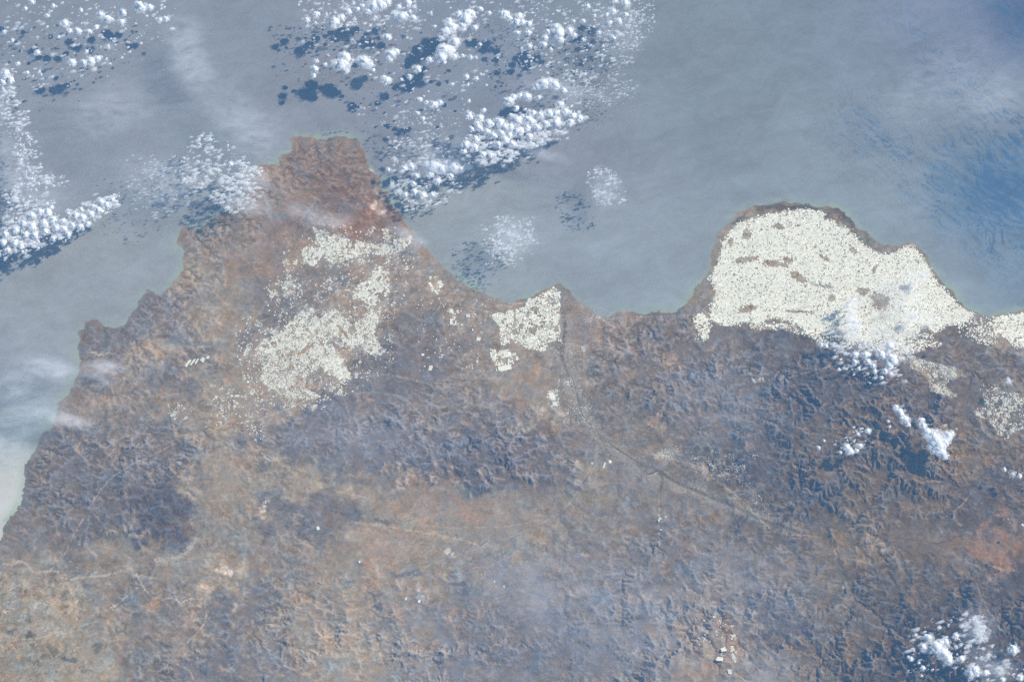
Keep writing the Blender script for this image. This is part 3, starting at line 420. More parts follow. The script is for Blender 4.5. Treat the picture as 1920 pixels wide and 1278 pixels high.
def receivers(z, dx):
    H, W = z.shape; zp = np.pad(z, 1, constant_values=1e9)
    best = np.zeros((H, W)); off = np.zeros((H, W), np.int64); dist = np.full((H, W), dx)
    for dj in (-1, 0, 1):
        for di in (-1, 0, 1):
            if di == 0 and dj == 0: continue
            d = dx*math.hypot(di, dj)
            s = (z-zp[1+dj:1+dj+H, 1+di:1+di+W])/d
            m = s > best
            best[m] = s[m]; off[m] = dj*W+di; dist[m] = d
    return off, dist, best
def accumulate(rec, n):
    val = np.ones(n+1); val[n] = 0; ptr = rec.copy()
    for _ in range(12):
        live = ptr != n
        if not live.any(): break
        add = np.bincount(ptr, weights=val, minlength=n+1); add[n] = 0
        val += add; val[n] = 0
        ptr = ptr[ptr]
    return val[:n]
def erode(z, sea, dx, steps, K, m, D, target, relax, fl):
    H, W = z.shape; n = H*W; idx = np.arange(n); A = None
    for it in range(steps):
        z = z+(target-z)*relax
        if it % fl == 0: z = flood(z, sea, 3e-5)
        for _ in range(3):
            zp = np.pad(z, 1, mode='edge')
            mn = np.minimum.reduce([zp[1+a:1+a+H, 1+b:1+b+W] for a in (-1, 0, 1) for b in (-1, 0, 1) if a or b])
            z = np.where((z <= mn) & ~sea, mn+1e-5, z)
        off, dist, _ = receivers(z, dx)
        root = (off.ravel() == 0) | sea.ravel()
        rec = np.append(np.where(root, n, idx+off.ravel()), n)
        A = accumulate(rec, n)*dx*dx
        F = K.ravel()*A**m/dist.ravel(); F[root] = 0
        a = np.append(z.ravel()/(1+F), 0); b = np.append(F/(1+F), 0)
        ptr = np.append(np.where(root, idx, idx+off.ravel()), n)
        a0 = a.copy(); a0[:-1][root] = z.ravel()[root]; b[:-1][root] = 0; a = a0
        for _ in range(12):
            a = a+b*a[ptr]; b = b*b[ptr]; ptr = ptr[ptr]
        z = a[:n].reshape(H, W)
        if D > 0:
            zp = np.pad(z, 1, mode='edge')
            z = np.where(sea, z, z+D*(zp[:-2, 1:-1]+zp[2:, 1:-1]+zp[1:-1, :-2]+zp[1:-1, 2:]-4*z))
    return z, A.reshape(H, W)

def build_terrain():
    wf = []; hp = np.array(HEIGHT, float); hx, hy = G(hp[:, 0], hp[:, 1])
    cx, cy = G(*np.array(COAST, float).T)
    def fields(dx):
        sh = gridshape(dx); X, Y = coords(sh)
        wx = spectral(sh, dx, 3, .15, 1.4, 11)*.10; wy = spectral(sh, dx, 3, .15, 1.4, 12)*.10
        land = polymask(np.c_[cx, cy], X+wx, Y+wy)
        c = np.clip(gblur(land.astype(float), dx, .9)*2-1, 0, 1)
        Hh, R = gauss_interp(list(zip(hx, hy)), hp[:, 2:4], sh, 1.35, 4.5)
        if dx > .1:
            wp = [spectral(gridshape(.3), .3, 7, .4, 1.4, s_)*.8 for s_ in (13, 14)]
            wf.clear(); wf.extend(wp)
        ax, ay = bil(wf[0], X, Y), bil(wf[1], X, Y)
        Hh, R = bil(Hh, X+ax, Y+ay), bil(R, X+ax, Y+ay)
        return sh, X, Y, land, c, Hh, R
    z = None
    for dx, steps, K0, D in ((.30, 40, .14, .02), (.14, 30, .12, .012), (DX, 20, .08, .010)):
        sh, X, Y, land, c, Hh, R = fields(dx)
        # the grain of the country: broad folds plus finer spurs
        n1 = spectral(sh, dx, 9, .6, 1.5, 21); n2 = spectral(sh, dx, 3.0, .2, 1.4, 22)
        tgt = .004+c*(Hh*(1+.16*n1*R)+.05*n2*R*np.sqrt(np.maximum(Hh, .02)))
        tgt = np.maximum(tgt, .003+.02*c)
        sea = ~land
        tgt = np.where(sea, -.02, tgt)
        if z is None: z = tgt
        else:
            z = resize(z, sh)+.01*spectral(sh, dx, 1.2, .1, .8, 31)*R*c
            z = np.where(sea, -.02, np.maximum(z, .002+.01*c))
        K = K0*np.clip(R, .04, 1.2)*np.exp(.25*np.random.default_rng(9).standard_normal(sh)+.35*spectral(sh, dx, 2.5, .2, 1, 33))
        z, A = erode(z, sea, dx, steps, K, .45, D, tgt, .04 if dx > .2 else .022, 5 if dx > .1 else 4)
    return sh, X, Y, land, c, Hh, R, z, A
# ---------------------------------------------------------------- mesh helpers
COL = scene.collection
def mesh_np(name, V, F, mat=None, attrs=None, smooth=False, link=True):
    V = np.ascontiguousarray(V, np.float32); F = np.ascontiguousarray(F, np.int32)
    me = bpy.data.meshes.new(name)
    me.vertices.add(len(V)); me.vertices.foreach_set('co', V.ravel())
    n, k = F.shape
    me.loops.add(n*k); me.loops.foreach_set('vertex_index', F.ravel())
    me.polygons.add(n); me.polygons.foreach_set('loop_start', np.arange(0, n*k, k, dtype=np.int32))
    me.polygons.foreach_set('use_smooth', np.full(n, smooth, bool))
    if mat: me.materials.append(mat)
    for an, (dom, typ, data) in (attrs or {}).items():
        a = me.attributes.new(an, typ, dom)
        a.data.foreach_set('color' if 'COLOR' in typ else ('vector' if typ == 'FLOAT_VECTOR' else 'value'), np.ascontiguousarray(data, np.float32).ravel())
    me.update(calc_edges=True)
    if not link: return me
    o = bpy.data.objects.new(name, me); COL.objects.link(o)
    return o
def tag(o, label=None, cat=None, group=None, kind=None):
    if label: o['label'] = label
    if cat: o['category'] = cat
    if group: o['group'] = group
    if kind: o['kind'] = kind
    return o
def material(name):
    m = bpy.data.materials.new(name); m.use_nodes = True; nt = m.node_tree; nt.nodes.clear()
    out = nt.nodes.new('ShaderNodeOutputMaterial')
    def N(t, **kw):
        n = nt.nodes.new('ShaderNode'+t)
        for k, v in kw.items():
            if k.startswith('i_'):
                key = k[2:].replace('_', ' ')
                n.inputs[int(key) if key.isdigit() else key].default_value = v
            else: setattr(n, k, v)
        return n
    return m, nt, N, (lambda a, b: nt.links.new(a, b)), out
def s2l(c):
    c = np.asarray(c, float)/255.0
    return np.where(c <= .04045, c/12.92, ((c+.055)/1.055)**2.4)
# what a picture tone means as surface reflectance under this sun, through this air
def refl(c, sea=False):
    return np.clip((s2l(c)-(AIR_SEA if sea else AIR))/(GAIN_SEA if sea else GAIN), .004, .9)

def cal(c):
    """survey tones to true tones"""
    c = np.asarray(c, float); l = c.mean(-1); l2 = 41.5+.78*l; bb = c[..., 2]-l
    r = l2-.52*bb-1.0+.2*np.maximum(c[..., 0]-l-12, 0); b = l2+.62*bb+4
    return .86*np.stack([r-1, 3*l2-r-b+2, b], -1)+.14*(c*.97+13)+1.5
# ---------------------------------------------------------------- materials
def mix_noise(N, L, col, scale, lo, hi, detail=6, coord=None, rough=.6):
    """multiply a colour by a mottled value"""
    tc = N('TexCoord'); nz = N('TexNoise', i_Scale=scale, i_Detail=detail, i_Roughness=rough)
    L((coord or tc.outputs['Object']), nz.inputs['Vector'])
    mr = N('MapRange', i_1=.3, i_2=.7, i_3=lo, i_4=hi); L(nz.outputs['Fac'], mr.inputs[0])
    vm = N('VectorMath', operation='SCALE'); L(col, vm.inputs[0]); L(mr.outputs[0], vm.inputs['Scale'])
    return vm.outputs[0]
def land_mat():
    m, nt, N, L, out = material('dry_land')
    at = N('Attribute', attribute_name='tone')
    c = mix_noise(N, L, at.outputs['Color'], 6.0, .955, 1.045, 4, rough=.8)
    # rusty against olive patches
    tc = N('TexCoord'); nz = N('TexNoise', i_Scale=.55, i_Detail=7.0, i_Roughness=.65); L(tc.outputs['Object'], nz.inputs['Vector'])
    cr = N('ValToRGB'); cr.color_ramp.elements[0].position = .35; cr.color_ramp.elements[1].position = .65
    cr.color_ramp.elements[0].color = (.96, 1.01, 1.02, 1); cr.color_ramp.elements[1].color = (1.04, .99, .98, 1)
    L(nz.outputs['Fac'], cr.inputs[0])
    mx = N('VectorMath', operation='MULTIPLY'); L(c, mx.inputs[0]); L(cr.outputs[0], mx.inputs[1])
    b = N('BsdfDiffuse', i_Roughness=.6); L(mx.outputs[0], b.inputs['Color']); L(b.outputs[0], out.inputs[0])
    return m
def sea_mat():
    m, nt, N, L, out = material('sea_water')
    at = N('Attribute', attribute_name='tone')
    tc = N('TexCoord'); mp = N('Mapping'); mp.inputs['Rotation'].default_value = (0, 0, math.radians(25)); mp.inputs['Scale'].default_value = (1, 2.2, 1)
    L(tc.outputs['Object'], mp.inputs[0])
    c = mix_noise(N, L, at.outputs['Color'], .5, .965, 1.035, 10, mp.outputs[0], .7)
    b = N('BsdfDiffuse'); L(c, b.inputs['Color'])
    g = N('BsdfGlossy', i_Roughness=.62); g.inputs['Color'].default_value = (.55, .8, 1, 1)
    mx = N('MixShader', i_0=.05); L(b.outputs[0], mx.inputs[1]); L(g.outputs[0], mx.inputs[2]); L(mx.outputs[0], out.inputs[0])
    return m
def roof_mat():
    m, nt, N, L, out = material('greenhouse_plastic')
    at = N('Attribute', attribute_name='tone')
    c = mix_noise(N, L, at.outputs['Color'], 6.0, .86, 1.08, 3)
    b = N('BsdfPrincipled', i_Roughness=.55); b.inputs['Specular IOR Level'].default_value = .3
    L(c, b.inputs['Base Color']); L(b.outputs[0], out.inputs[0])
    return m
def cloud_mat(name, cover):
    m, nt, N, L, out = material(name)
    d = N('BsdfDiffuse'); d.inputs['Color'].default_value = (.95, .94, .91, 1)
    t = N('BsdfTranslucent'); t.inputs['Color'].default_value = (.95, .94, .92, 1)
    mx = N('MixShader', i_0=.46); L(d.outputs[0], mx.inputs[1]); L(t.outputs[0], mx.inputs[2])
    if cover >= 1: L(mx.outputs[0], out.inputs[0]); return m
    tr = N('BsdfTransparent'); m2 = N('MixShader')
    geo = N('NewGeometry'); nz = N('TexNoise', i_Scale=5.0, i_Detail=5.0, i_Roughness=.7); L(geo.outputs['Position'], nz.inputs['Vector'])
    mr = N('MapRange', i_1=.3, i_2=.7, i_3=cover*.25, i_4=min(1, cover*1.75)); L(nz.outputs['Fac'], mr.inputs[0])
    L(mr.outputs[0], m2.inputs[0]); L(tr.outputs[0], m2.inputs[1]); L(mx.outputs[0], m2.inputs[2]); L(m2.outputs[0], out.inputs[0])
    return m
def veil_mat(i, cover, ang):
    m, nt, N, L, out = material('veil_vapour')
    d = N('BsdfDiffuse'); d.inputs['Color'].default_value = (.93, .93, .94, 1)
    t = N('BsdfTranslucent'); t.inputs['Color'].default_value = (.93, .94, .96, 1)
    mx = N('MixShader', i_0=.45); L(d.outputs[0], mx.inputs[1]); L(t.outputs[0], mx.inputs[2])
    tc = N('TexCoord'); geo = N('NewGeometry')
    fl_ = N('VectorMath', operation='MULTIPLY'); fl_.inputs[1].default_value = (1, 1, 0); L(tc.outputs['Object'], fl_.inputs[0])
    ln = N('VectorMath', operation='LENGTH'); L(fl_.outputs[0], ln.inputs[0])
    fall = N('MapRange', interpolation_type='SMOOTHSTEP', i_1=.15, i_2=.98, i_3=1.0, i_4=0.0); L(ln.outputs['Value'], fall.inputs[0])
    mp = N('Mapping'); mp.inputs['Rotation'].default_value = (0, 0, math.radians(-38)); mp.inputs['Scale'].default_value = (1.0, 2.4, 1)
    L(geo.outputs['Position'], mp.inputs[0])
    nz = N('TexNoise', i_Scale=.55, i_Detail=9.0, i_Roughness=.68, i_Distortion=.6); L(mp.outputs[0], nz.inputs['Vector'])
    mr = N('MapRange', i_1=.34, i_2=.72, i_3=0.0, i_4=(1.55 if cover < .25 else 1.0)*cover); L(nz.outputs['Fac'], mr.inputs[0])
    mu = N('Math', operation='MULTIPLY', use_clamp=True); L(fall.outputs[0], mu.inputs[0]); L(mr.outputs[0], mu.inputs[1])
    tr = N('BsdfTransparent'); m2 = N('MixShader')
    L(mu.outputs[0], m2.inputs[0]); L(tr.outputs[0], m2.inputs[1]); L(mx.outputs[0], m2.inputs[2]); L(m2.outputs[0], out.inputs[0])
    return m

# ---------------------------------------------------------------- the land
sh, GX, GY, LAND, CD, HH, RR, Z, AR = build_terrain()
u0_, v0_ = UV(GX, GY, .5)
calm = np.exp(-(((u0_-1060)/230)**2+((v0_-1190)/150)**2))
RR = RR*(1-.5*calm)
Z = Z*.92*(1-.25*calm*CD)+.15*(Z-gblur(Z, DX, .32))*np.clip(RR*1.2, 0, 1)*CD
edge = np.clip(np.minimum((GY-Y0)/6, (X1-GX)/6), 0, 1); edge = edge*edge*(3-2*edge)
Z = Z*edge+.3*(1-edge)*CD
Z = np.where(LAND, np.maximum(Z, .0025), -.02)
tp = np.array([[float(a) for a in p.split(',')] for p in TONE.replace('\n', '').split(';') if p.strip()])
tx, ty = G(tp[:, 0], tp[:, 1])
tp[:, 2:5] = cal(tp[:, 2:5])
tone = np.stack(gauss_interp(list(zip(tx, ty)), tp[:, 2:5], sh, 1.3, 5), -1)
q1_, q2_ = spectral(sh, DX, 7, .12, 1.35, 47)*.95, spectral(sh, DX, 7, .12, 1.35, 48)*.95
tone = np.stack([bil(tone[..., k], GX+q1_, GY+q2_) for k in range(3)], -1)
UU, VV = UV(GX, GY, Z)
wa, wb = spectral(sh, DX, 3, .12, 1.3, 41), spectral(sh, DX, 3, .12, 1.3, 42)
for (u, v, ru, rv, rot, c, soft) in PATCH:
    R_ = max(ru, rv)*1.6+8
    x, y = G(u, v); m = np.nonzero((abs(GX[0]-x) < R_*PX*1.1))[0]; k = np.nonzero(abs(GY[:, 0]-y) < R_*PX*1.3)[0]
    if len(m) == 0 or len(k) == 0: continue
    s = (slice(k[0], k[-1]+1), slice(m[0], m[-1]+1))
    a = math.radians(rot); du = UU[s]-u+wa[s]*(1+soft*3.5); dv = VV[s]-v+wb[s]*(1+soft*3.5)
    p = (du*math.cos(a)+dv*math.sin(a))/ru; q = (-du*math.sin(a)+dv*math.cos(a))/rv
    w = np.clip((1+soft*.5-np.sqrt(p*p+q*q))/(.15+soft), 0, 1)[..., None]*(1-.3*soft)
    tone[s] = tone[s]*(1-w)+cal(c)*w
for (kind, poly, cover, size, ang) in GREEN:
    if cover < .45: continue
    P = np.array(poly, float); px, py = G(P[:, 0], P[:, 1])
    k = np.nonzero((GX[0] > px.min()) & (GX[0] < px.max()))[0]; r_ = np.nonzero((GY[:, 0] > py.min()) & (GY[:, 0] < py.max()))[0]
    if len(k) < 2 or len(r_) < 2: continue
    s = (slice(r_[0], r_[-1]+1), slice(k[0], k[-1]+1))
    w = polymask(np.c_[px, py], GX[s]+wa[s]*.1, GY[s]+wb[s]*.1).astype(float)[..., None]*.6
    tone[s] = tone[s]*(1-w)+np.array((176, 170, 162))*w
# relief of the neighbourhood: dry crests, darker scrub in the folds, pale gravel in the ramblas
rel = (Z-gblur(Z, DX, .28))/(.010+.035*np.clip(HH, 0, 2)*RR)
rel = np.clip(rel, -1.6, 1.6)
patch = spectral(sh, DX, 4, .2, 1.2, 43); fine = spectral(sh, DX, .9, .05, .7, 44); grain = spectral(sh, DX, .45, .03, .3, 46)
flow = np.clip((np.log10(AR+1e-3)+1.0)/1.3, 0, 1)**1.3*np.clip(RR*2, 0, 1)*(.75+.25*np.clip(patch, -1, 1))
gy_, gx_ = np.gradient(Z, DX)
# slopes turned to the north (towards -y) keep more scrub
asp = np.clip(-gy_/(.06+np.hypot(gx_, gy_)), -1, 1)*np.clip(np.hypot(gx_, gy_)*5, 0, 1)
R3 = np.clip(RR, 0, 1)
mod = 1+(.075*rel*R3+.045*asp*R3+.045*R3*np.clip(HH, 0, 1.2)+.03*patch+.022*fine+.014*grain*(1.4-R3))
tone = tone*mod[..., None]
hue = spectral(sh, DX, 6, .3, 1.1, 45)
tone[..., 0] *= 1+.022*hue; tone[..., 2] *= 1-.018*hue
w = (flow*.46)[..., None]*np.clip(1.25-HH[..., None]*.3, .35, 1)
tone = tone*(1-w)+np.array((168, 160, 156))*w
# patchwork of small fields on the cultivated flats
fr = np.random.default_rng(5)
FX0, FY0 = G(0, 1278)[0], 0
flat = np.clip(1-RR*3.2, 0, 1)*CD
ca, sa = math.cos(.5), math.sin(.5)
fu = ((GX*ca+GY*sa)/.33+wa*.5).astype(int) % 997; fv = ((-GX*sa+GY*ca)/.26+wb*.5).astype(int) % 991
tab = fr.standard_normal((997, 991)).astype(np.float32)
tone *= 1+(.085*flat*tab[fu, fv])[..., None]
tb2 = fr.standard_normal((997, 991)).astype(np.float32)
tone[..., 0] *= 1+.02*flat*tb2[fu, fv]; tone[..., 2] *= 1-.025*flat*tb2[fu, fv]
# beach rim
d_in = gblur(LAND.astype(float), DX, .16)
rim = np.clip((.72-d_in)*4, 0, 1)*LAND*np.clip(1-RR*.7, .25, 1)
tone = tone*(1-.42*rim[..., None])+np.array((178, 170, 160))*.42*rim[..., None]
# river beds and tracks, worn into the tone along their lines
for P, wd, c in BEDS:
    P = np.array(P, float); x, y = G(P[:, 0], P[:, 1], 0.15)
    # smooth the line
    tt = np.linspace(0, len(P)-1, (len(P)-1)*8+1); i = np.minimum(tt.astype(int), len(P)-2); f = tt-i
    xi = x[i]*(1-f)+x[i+1]*f; yi = y[i]*(1-f)+y[i+1]*f
    k = np.exp(-np.linspace(-2, 2, 9)**2); k /= k.sum()
    if len(xi) > 12:
        xi = np.convolve(np.pad(xi, 4, mode='edge'), k, 'valid'); yi = np.convolve(np.pad(yi, 4, mode='edge'), k, 'valid')
    wd = max(wd, .1)
    for a in range(len(xi)-1):
        x0, x1 = sorted((xi[a], xi[a+1])); y0, y1 = sorted((yi[a], yi[a+1])); g = wd*2.2+.1
        j0 = max(0, int((x0-g-X0)/DX)); j1 = min(sh[1], int((x1+g-X0)/DX)+2); i0 = max(0, int((y0-g-Y0)/DX)); i1 = min(sh[0], int((y1+g-Y0)/DX)+2)
        if j1 <= j0 or i1 <= i0: continue
        s = (slice(i0, i1), slice(j0, j1))
        ex, ey = xi[a+1]-xi[a], yi[a+1]-yi[a]; ll = ex*ex+ey*ey+1e-9
        t_ = np.clip(((GX[s]-xi[a])*ex+(GY[s]-yi[a])*ey)/ll, 0, 1)
        d = np.hypot(GX[s]-xi[a]-t_*ex, GY[s]-yi[a]-t_*ey)
        w = np.clip(1.3+.45*fine[s]-d/(wd*.62), 0, .85)[..., None]*np.clip(.75+.35*patch[s]+.2*wa[s], .15, 1)[..., None]*(.75 if c[0] < 115 else .85)
        tone[s] = tone[s]*(1-w)+(cal(c)-(16 if c[0] < 115 else -13))*w
tone = tone*edge[..., None]+np.array((124, 122, 128))*(1-edge[..., None])
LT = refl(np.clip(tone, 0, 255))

def grid_mesh(name, X, Y, Zz, keep, mat, cols):
    H, W = X.shape
    q = keep[:-1, :-1] | keep[1:, :-1] | keep[:-1, 1:] | keep[1:, 1:]
    i, j = np.nonzero(q); b = i*W+j
    F = np.stack([b, b+1, b+W+1, b+W], 1)
    used = np.zeros(H*W, bool); used[F.ravel()] = True
    mp = np.cumsum(used)-1
    V = np.stack([X.ravel(), Y.ravel(), Zz.ravel()], 1)[used]
    c = np.concatenate([cols.reshape(-1, 3)[used], np.ones((used.sum(), 1))], 1)
    return mesh_np(name, V, mp[F], mat, {'tone': ('POINT', 'FLOAT_COLOR', c)}, smooth=True)
M_LAND = land_mat()
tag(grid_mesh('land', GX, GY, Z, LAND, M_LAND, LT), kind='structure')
# the country going on beyond the frame
def outer(x0, x1, y0, y1, st):
    xs = np.arange(x0, x1+.01, st); ys = np.arange(y0, y1+.01, st); X, Y = np.meshgrid(xs, ys)
    r = np.random.default_rng(3); zz = np.zeros_like(X)
    for k in range(14):
        a = r.uniform(0, 6.28); l = r.uniform(4, 30); zz += np.sin((X*math.cos(a)+Y*math.sin(a))*6.28/l+r.uniform(0, 6))*l*.008
    return X, Y, np.abs(zz)*.6
X, Y, zz = outer(-62, 400, -600, -45, 5); k_ = X > -62+(-45-Y)*-1.0-40
tag(grid_mesh('land_beyond', X, Y, zz*np.clip((-44-Y)/30, 0, 1)+.28, (X > -58), M_LAND, np.broadcast_to(refl((124, 122, 128)), X.shape+(3,))), kind='structure')
X, Y, zz = outer(62, 402, -45, 25, 5)
tag(grid_mesh('land_beyond', X, Y, zz*np.clip((X-61)/30, 0, 1)*np.clip((26-Y)/20, 0, 1)+.28*np.clip((24-Y)/8, .02, 1), X > 0, M_LAND, np.broadcast_to(refl((124, 122, 128)), X.shape+(3,))), kind='structure')

# ---------------------------------------------------------------- the sea
SD = .12
SX = np.concatenate([-np.geomspace(800, 60, 8), np.arange(-56, 56.01, SD), np.geomspace(60, 800, 8)])
SY = np.concatenate([-np.geomspace(800, 50, 6), np.arange(-20, 46.01, SD), np.geomspace(50, 900, 8)])
XS, YS = np.meshgrid(SX, SY)
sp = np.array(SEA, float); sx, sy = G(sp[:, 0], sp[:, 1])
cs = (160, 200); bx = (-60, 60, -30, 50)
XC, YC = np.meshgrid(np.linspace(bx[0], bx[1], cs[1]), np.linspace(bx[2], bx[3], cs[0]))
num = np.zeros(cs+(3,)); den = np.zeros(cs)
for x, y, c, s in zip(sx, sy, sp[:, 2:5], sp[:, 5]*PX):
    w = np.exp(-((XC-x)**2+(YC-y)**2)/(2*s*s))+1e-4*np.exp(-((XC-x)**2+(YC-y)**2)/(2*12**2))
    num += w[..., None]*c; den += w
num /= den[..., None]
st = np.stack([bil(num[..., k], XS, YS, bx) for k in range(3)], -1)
ss = (1000, 1300); sdx = 120/ss[1]
sbox = (-60, 60, -30, -30+ss[0]*sdx)
def streaks(seed, ang, stretch, l0=8):
    a = spectral(ss, sdx, l0, .12, 1.15, seed, (ang, stretch))
    wx = spectral(ss, sdx, 14, 1.5, 1.6, seed+50)*.45; wy = spectral(ss, sdx, 14, 1.5, 1.6, seed+51)*.45
    x = XS+bil(wx, XS, YS, sbox); y = YS+bil(wy, XS, YS, sbox)
    return bil(a, x, y, sbox)
UUs, VVs = UV(XS, YS, 0)
def blob(u, v, ru, rv, rot):
    a = math.radians(rot); p = ((UUs-u)*math.cos(a)+(VVs-v)*math.sin(a))/ru; q = (-(UUs-u)*math.sin(a)+(VVs-v)*math.cos(a))/rv
    return np.exp(-(p*p+q*q))
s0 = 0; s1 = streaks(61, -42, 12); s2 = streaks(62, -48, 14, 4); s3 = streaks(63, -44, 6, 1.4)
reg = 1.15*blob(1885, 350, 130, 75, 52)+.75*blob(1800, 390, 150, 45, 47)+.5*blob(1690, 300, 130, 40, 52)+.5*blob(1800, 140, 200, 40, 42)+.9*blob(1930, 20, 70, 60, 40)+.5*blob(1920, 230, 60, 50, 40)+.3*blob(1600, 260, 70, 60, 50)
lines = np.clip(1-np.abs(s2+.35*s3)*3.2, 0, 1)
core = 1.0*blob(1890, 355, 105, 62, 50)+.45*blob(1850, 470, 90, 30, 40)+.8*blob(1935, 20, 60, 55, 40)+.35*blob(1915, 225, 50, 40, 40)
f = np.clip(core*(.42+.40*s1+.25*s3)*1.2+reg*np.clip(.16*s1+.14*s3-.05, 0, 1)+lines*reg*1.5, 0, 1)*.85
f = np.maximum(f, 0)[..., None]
st = st*(1-f)+np.array((82, 121, 158))*f  # smooth slicks return less sun glint; painted here as darker blue
g1 = streaks(71, 20, 3, 12); g2 = streaks(72, -30, 2, 4)
st = (st+np.array((2, 2, 5)))*(1+.016*g1+.008*g2)[..., None]
# shallows along the shore
nearc = gblur(LAND.astype(float), DX, .55)
pad = bil(nearc, np.clip(XS, X0, X1), np.clip(YS, Y0, Y1))*(YS < Y1)*(YS > Y0)
wv = np.clip(pad*2.0*(1+.25*g2), 0, .85)[..., None]*np.clip(.55+.25*g1, .2, 1)[..., None]
st = st*(1-wv*.9)+np.array((156, 180, 172))*wv*.9
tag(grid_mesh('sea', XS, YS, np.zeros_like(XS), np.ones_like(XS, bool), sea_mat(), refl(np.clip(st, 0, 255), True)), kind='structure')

# ---------------------------------------------------------------- greenhouses
M_ROOF = roof_mat()
def holes_hit(u, v):
    h = np.zeros(len(u), bool)
    gx0, gy0 = G(u, v); q1 = 1+.30*bil(fine, gx0, gy0)+.3*bil(wa, gx0, gy0)
    for (a, b, ru, rv, rot) in HOLES:
        t_ = math.radians(rot); p = ((u-a)*math.cos(t_)+(v-b)*math.sin(t_))/(ru+.8); q = (-(u-a)*math.sin(t_)+(v-b)*math.cos(t_))/(rv+.8)
        h |= p*p+q*q < q1*.62
    return h
boxes = []   # x, y, w, d, angle, tone kind, region index
gr = np.random.default_rng(19)
def split(x0, y0, x1, y1, size, out, depth=0):
    w, d = x1-x0, y1-y0; s = size*gr.uniform(.55, 1.7)
    if (w < s*1.2 and d < s*1.2) or depth > 16 or max(w, d) < size*.6: out.append((x0, y0, x1, y1)); return
    if w*gr.uniform(.8, 1.25) > d:
        m = x0+w*gr.uniform(.35, .65); split(x0, y0, m, y1, size, out, depth+1); split(m, y0, x1, y1, size, out, depth+1)
    else:
        m = y0+d*gr.uniform(.35, .65); split(x0, y0, x1, m, size, out, depth+1); split(x0, m, x1, y1, size, out, depth+1)
for ri, (kind, poly, cover, size, ang) in enumerate(GREEN):
    P = np.array(poly, float); px, py = G(P[:, 0], P[:, 1]); cx_, cy_ = px.mean(), py.mean()
    R_ = np.hypot(px-cx_, py-cy_).max()*1.05
    # several estates, each with its own bearing
    blk = 1.8 if kind == 'dense' else 2.6
    nb = int(math.ceil(R_/blk))
    for bi in range(-nb, nb+1):
        for bj in range(-nb, nb+1):
            bcx, bcy = cx_+bi*blk, cy_+bj*blk
            if not ((abs(px-bcx).min() < blk*1.5) | (px.min() < bcx < px.max())) or bcy < py.min()-blk or bcy > py.max()+blk: continue
            th = math.radians(ang+gr.normal()*(14 if kind in ('dense', 'andarax', 'scatter') else 3))
            out = []; hb = blk*.95
            split(-hb, -hb, hb, hb, size, out)
            o = np.array(out); c = (o[:, :2]+o[:, 2:])/2; wh = o[:, 2:]-o[:, :2]
            x = bcx+c[:, 0]*math.cos(th)-c[:, 1]*math.sin(th); y = bcy+c[:, 0]*math.sin(th)+c[:, 1]*math.cos(th)
            wx_, wy_ = x+.22*bil(wa, x, y), y+.22*bil(wb, x, y)
            own = (abs(wx_-bcx) <= blk/2) & (abs(wy_-bcy) <= blk/2)
            ux, vy = UV(x, y, 0)
            jt = .13 if kind == 'dense' else .05; jx = gr.normal(0, jt, len(x)); jy = gr.normal(0, jt, len(x))
            ok = own & polymask(np.c_[px, py], x+jx, y+jy) & ~holes_hit(ux, vy)
            cl = bil(wa, x, y)*.5+bil(patch, x, y)*.5
            t0_ = math.radians(ang); ax_ = (x*math.cos(t0_)+y*math.sin(t0_)); ay_ = (-x*math.sin(t0_)+y*math.cos(t0_))
            cell = tab[(ax_/.42).astype(int) % 997, (ay_/.62).astype(int) % 991]
            if kind == 'dense': pr = np.clip(cover+.04+.035*cl, 0, .985)
            elif kind in ('nijar', 'andarax'): pr = np.clip(cover+.08+.10*cl+.26*cell, 0, .97)
            else: pr = np.clip(cover*(1+.5*cl)*np.exp(1.1*cell-.5), 0, .95)
            ok &= gr.random(len(x)) < pr
            gap = .010 if kind == 'dense' else .017
            for k in np.nonzero(ok)[0]:
                boxes.append((x[k], y[k], max(wh[k, 0]-gap, .03), max(wh[k, 1]-gap, .03), th, kind, ri))
def gtone(kind, n):
    base = {'dense': .80, 'nijar': .71, 'andarax': .80, 'scatter': .67, 'town': .6}[kind]
    v = base*(1+gr.normal(0, .075, n)); v = np.where(gr.random(n) < (.09 if kind == 'dense' else .17), v*gr.uniform(.45, .85, n), v)
    t_ = np.stack([v*1.0, v*.90, v*.66], -1)
    t_[:, 1] *= 1+np.maximum(gr.normal(0, .02, n), 0)
    return np.clip(t_, .05, .85)
def ground(x, y): return bil(Z, np.asarray(x, float), np.asarray(y, float))
def greenhouse_np(w, d, h, spans):
    """walls and a roof of low parallel ridges, centred on the origin, base a little sunk in the soil"""
    V = []; F = []
    zs = [h, h*1.35]; n = spans*2+1
    for i in range(n):
        x = -w/2+w*i/(n-1); zt = zs[i % 2]
        V += [(x, -d/2, -.03), (x, -d/2, zt), (x, d/2, zt), (x, d/2, -.03)]
    for i in range(n-1):
        a, b = i*4, i*4+4
        F += [(a, b, b+1, a+1), (a+1, b+1, b+2, a+2), (a+2, b+2, b+3, a+3)]
    a = (n-1)*4; F += [(0, 1, 2, 3), (a, a+3, a+2, a+1)]
    return np.array(V), np.array(F)
area = np.array([b[2]*b[3] for b in boxes]); kd = np.array([b[5] for b in boxes])
bu, bv = UV(np.array([b[0] for b in boxes]), np.array([b[1] for b in boxes]), 0)
inframe = (bu > 4) & (bu < 1916) & (bv > 4) & (bv < 1274)
order = np.argsort(-(area*inframe)); NIND = 300-len(SINGLE)
indiv = set(order[:NIND].tolist())
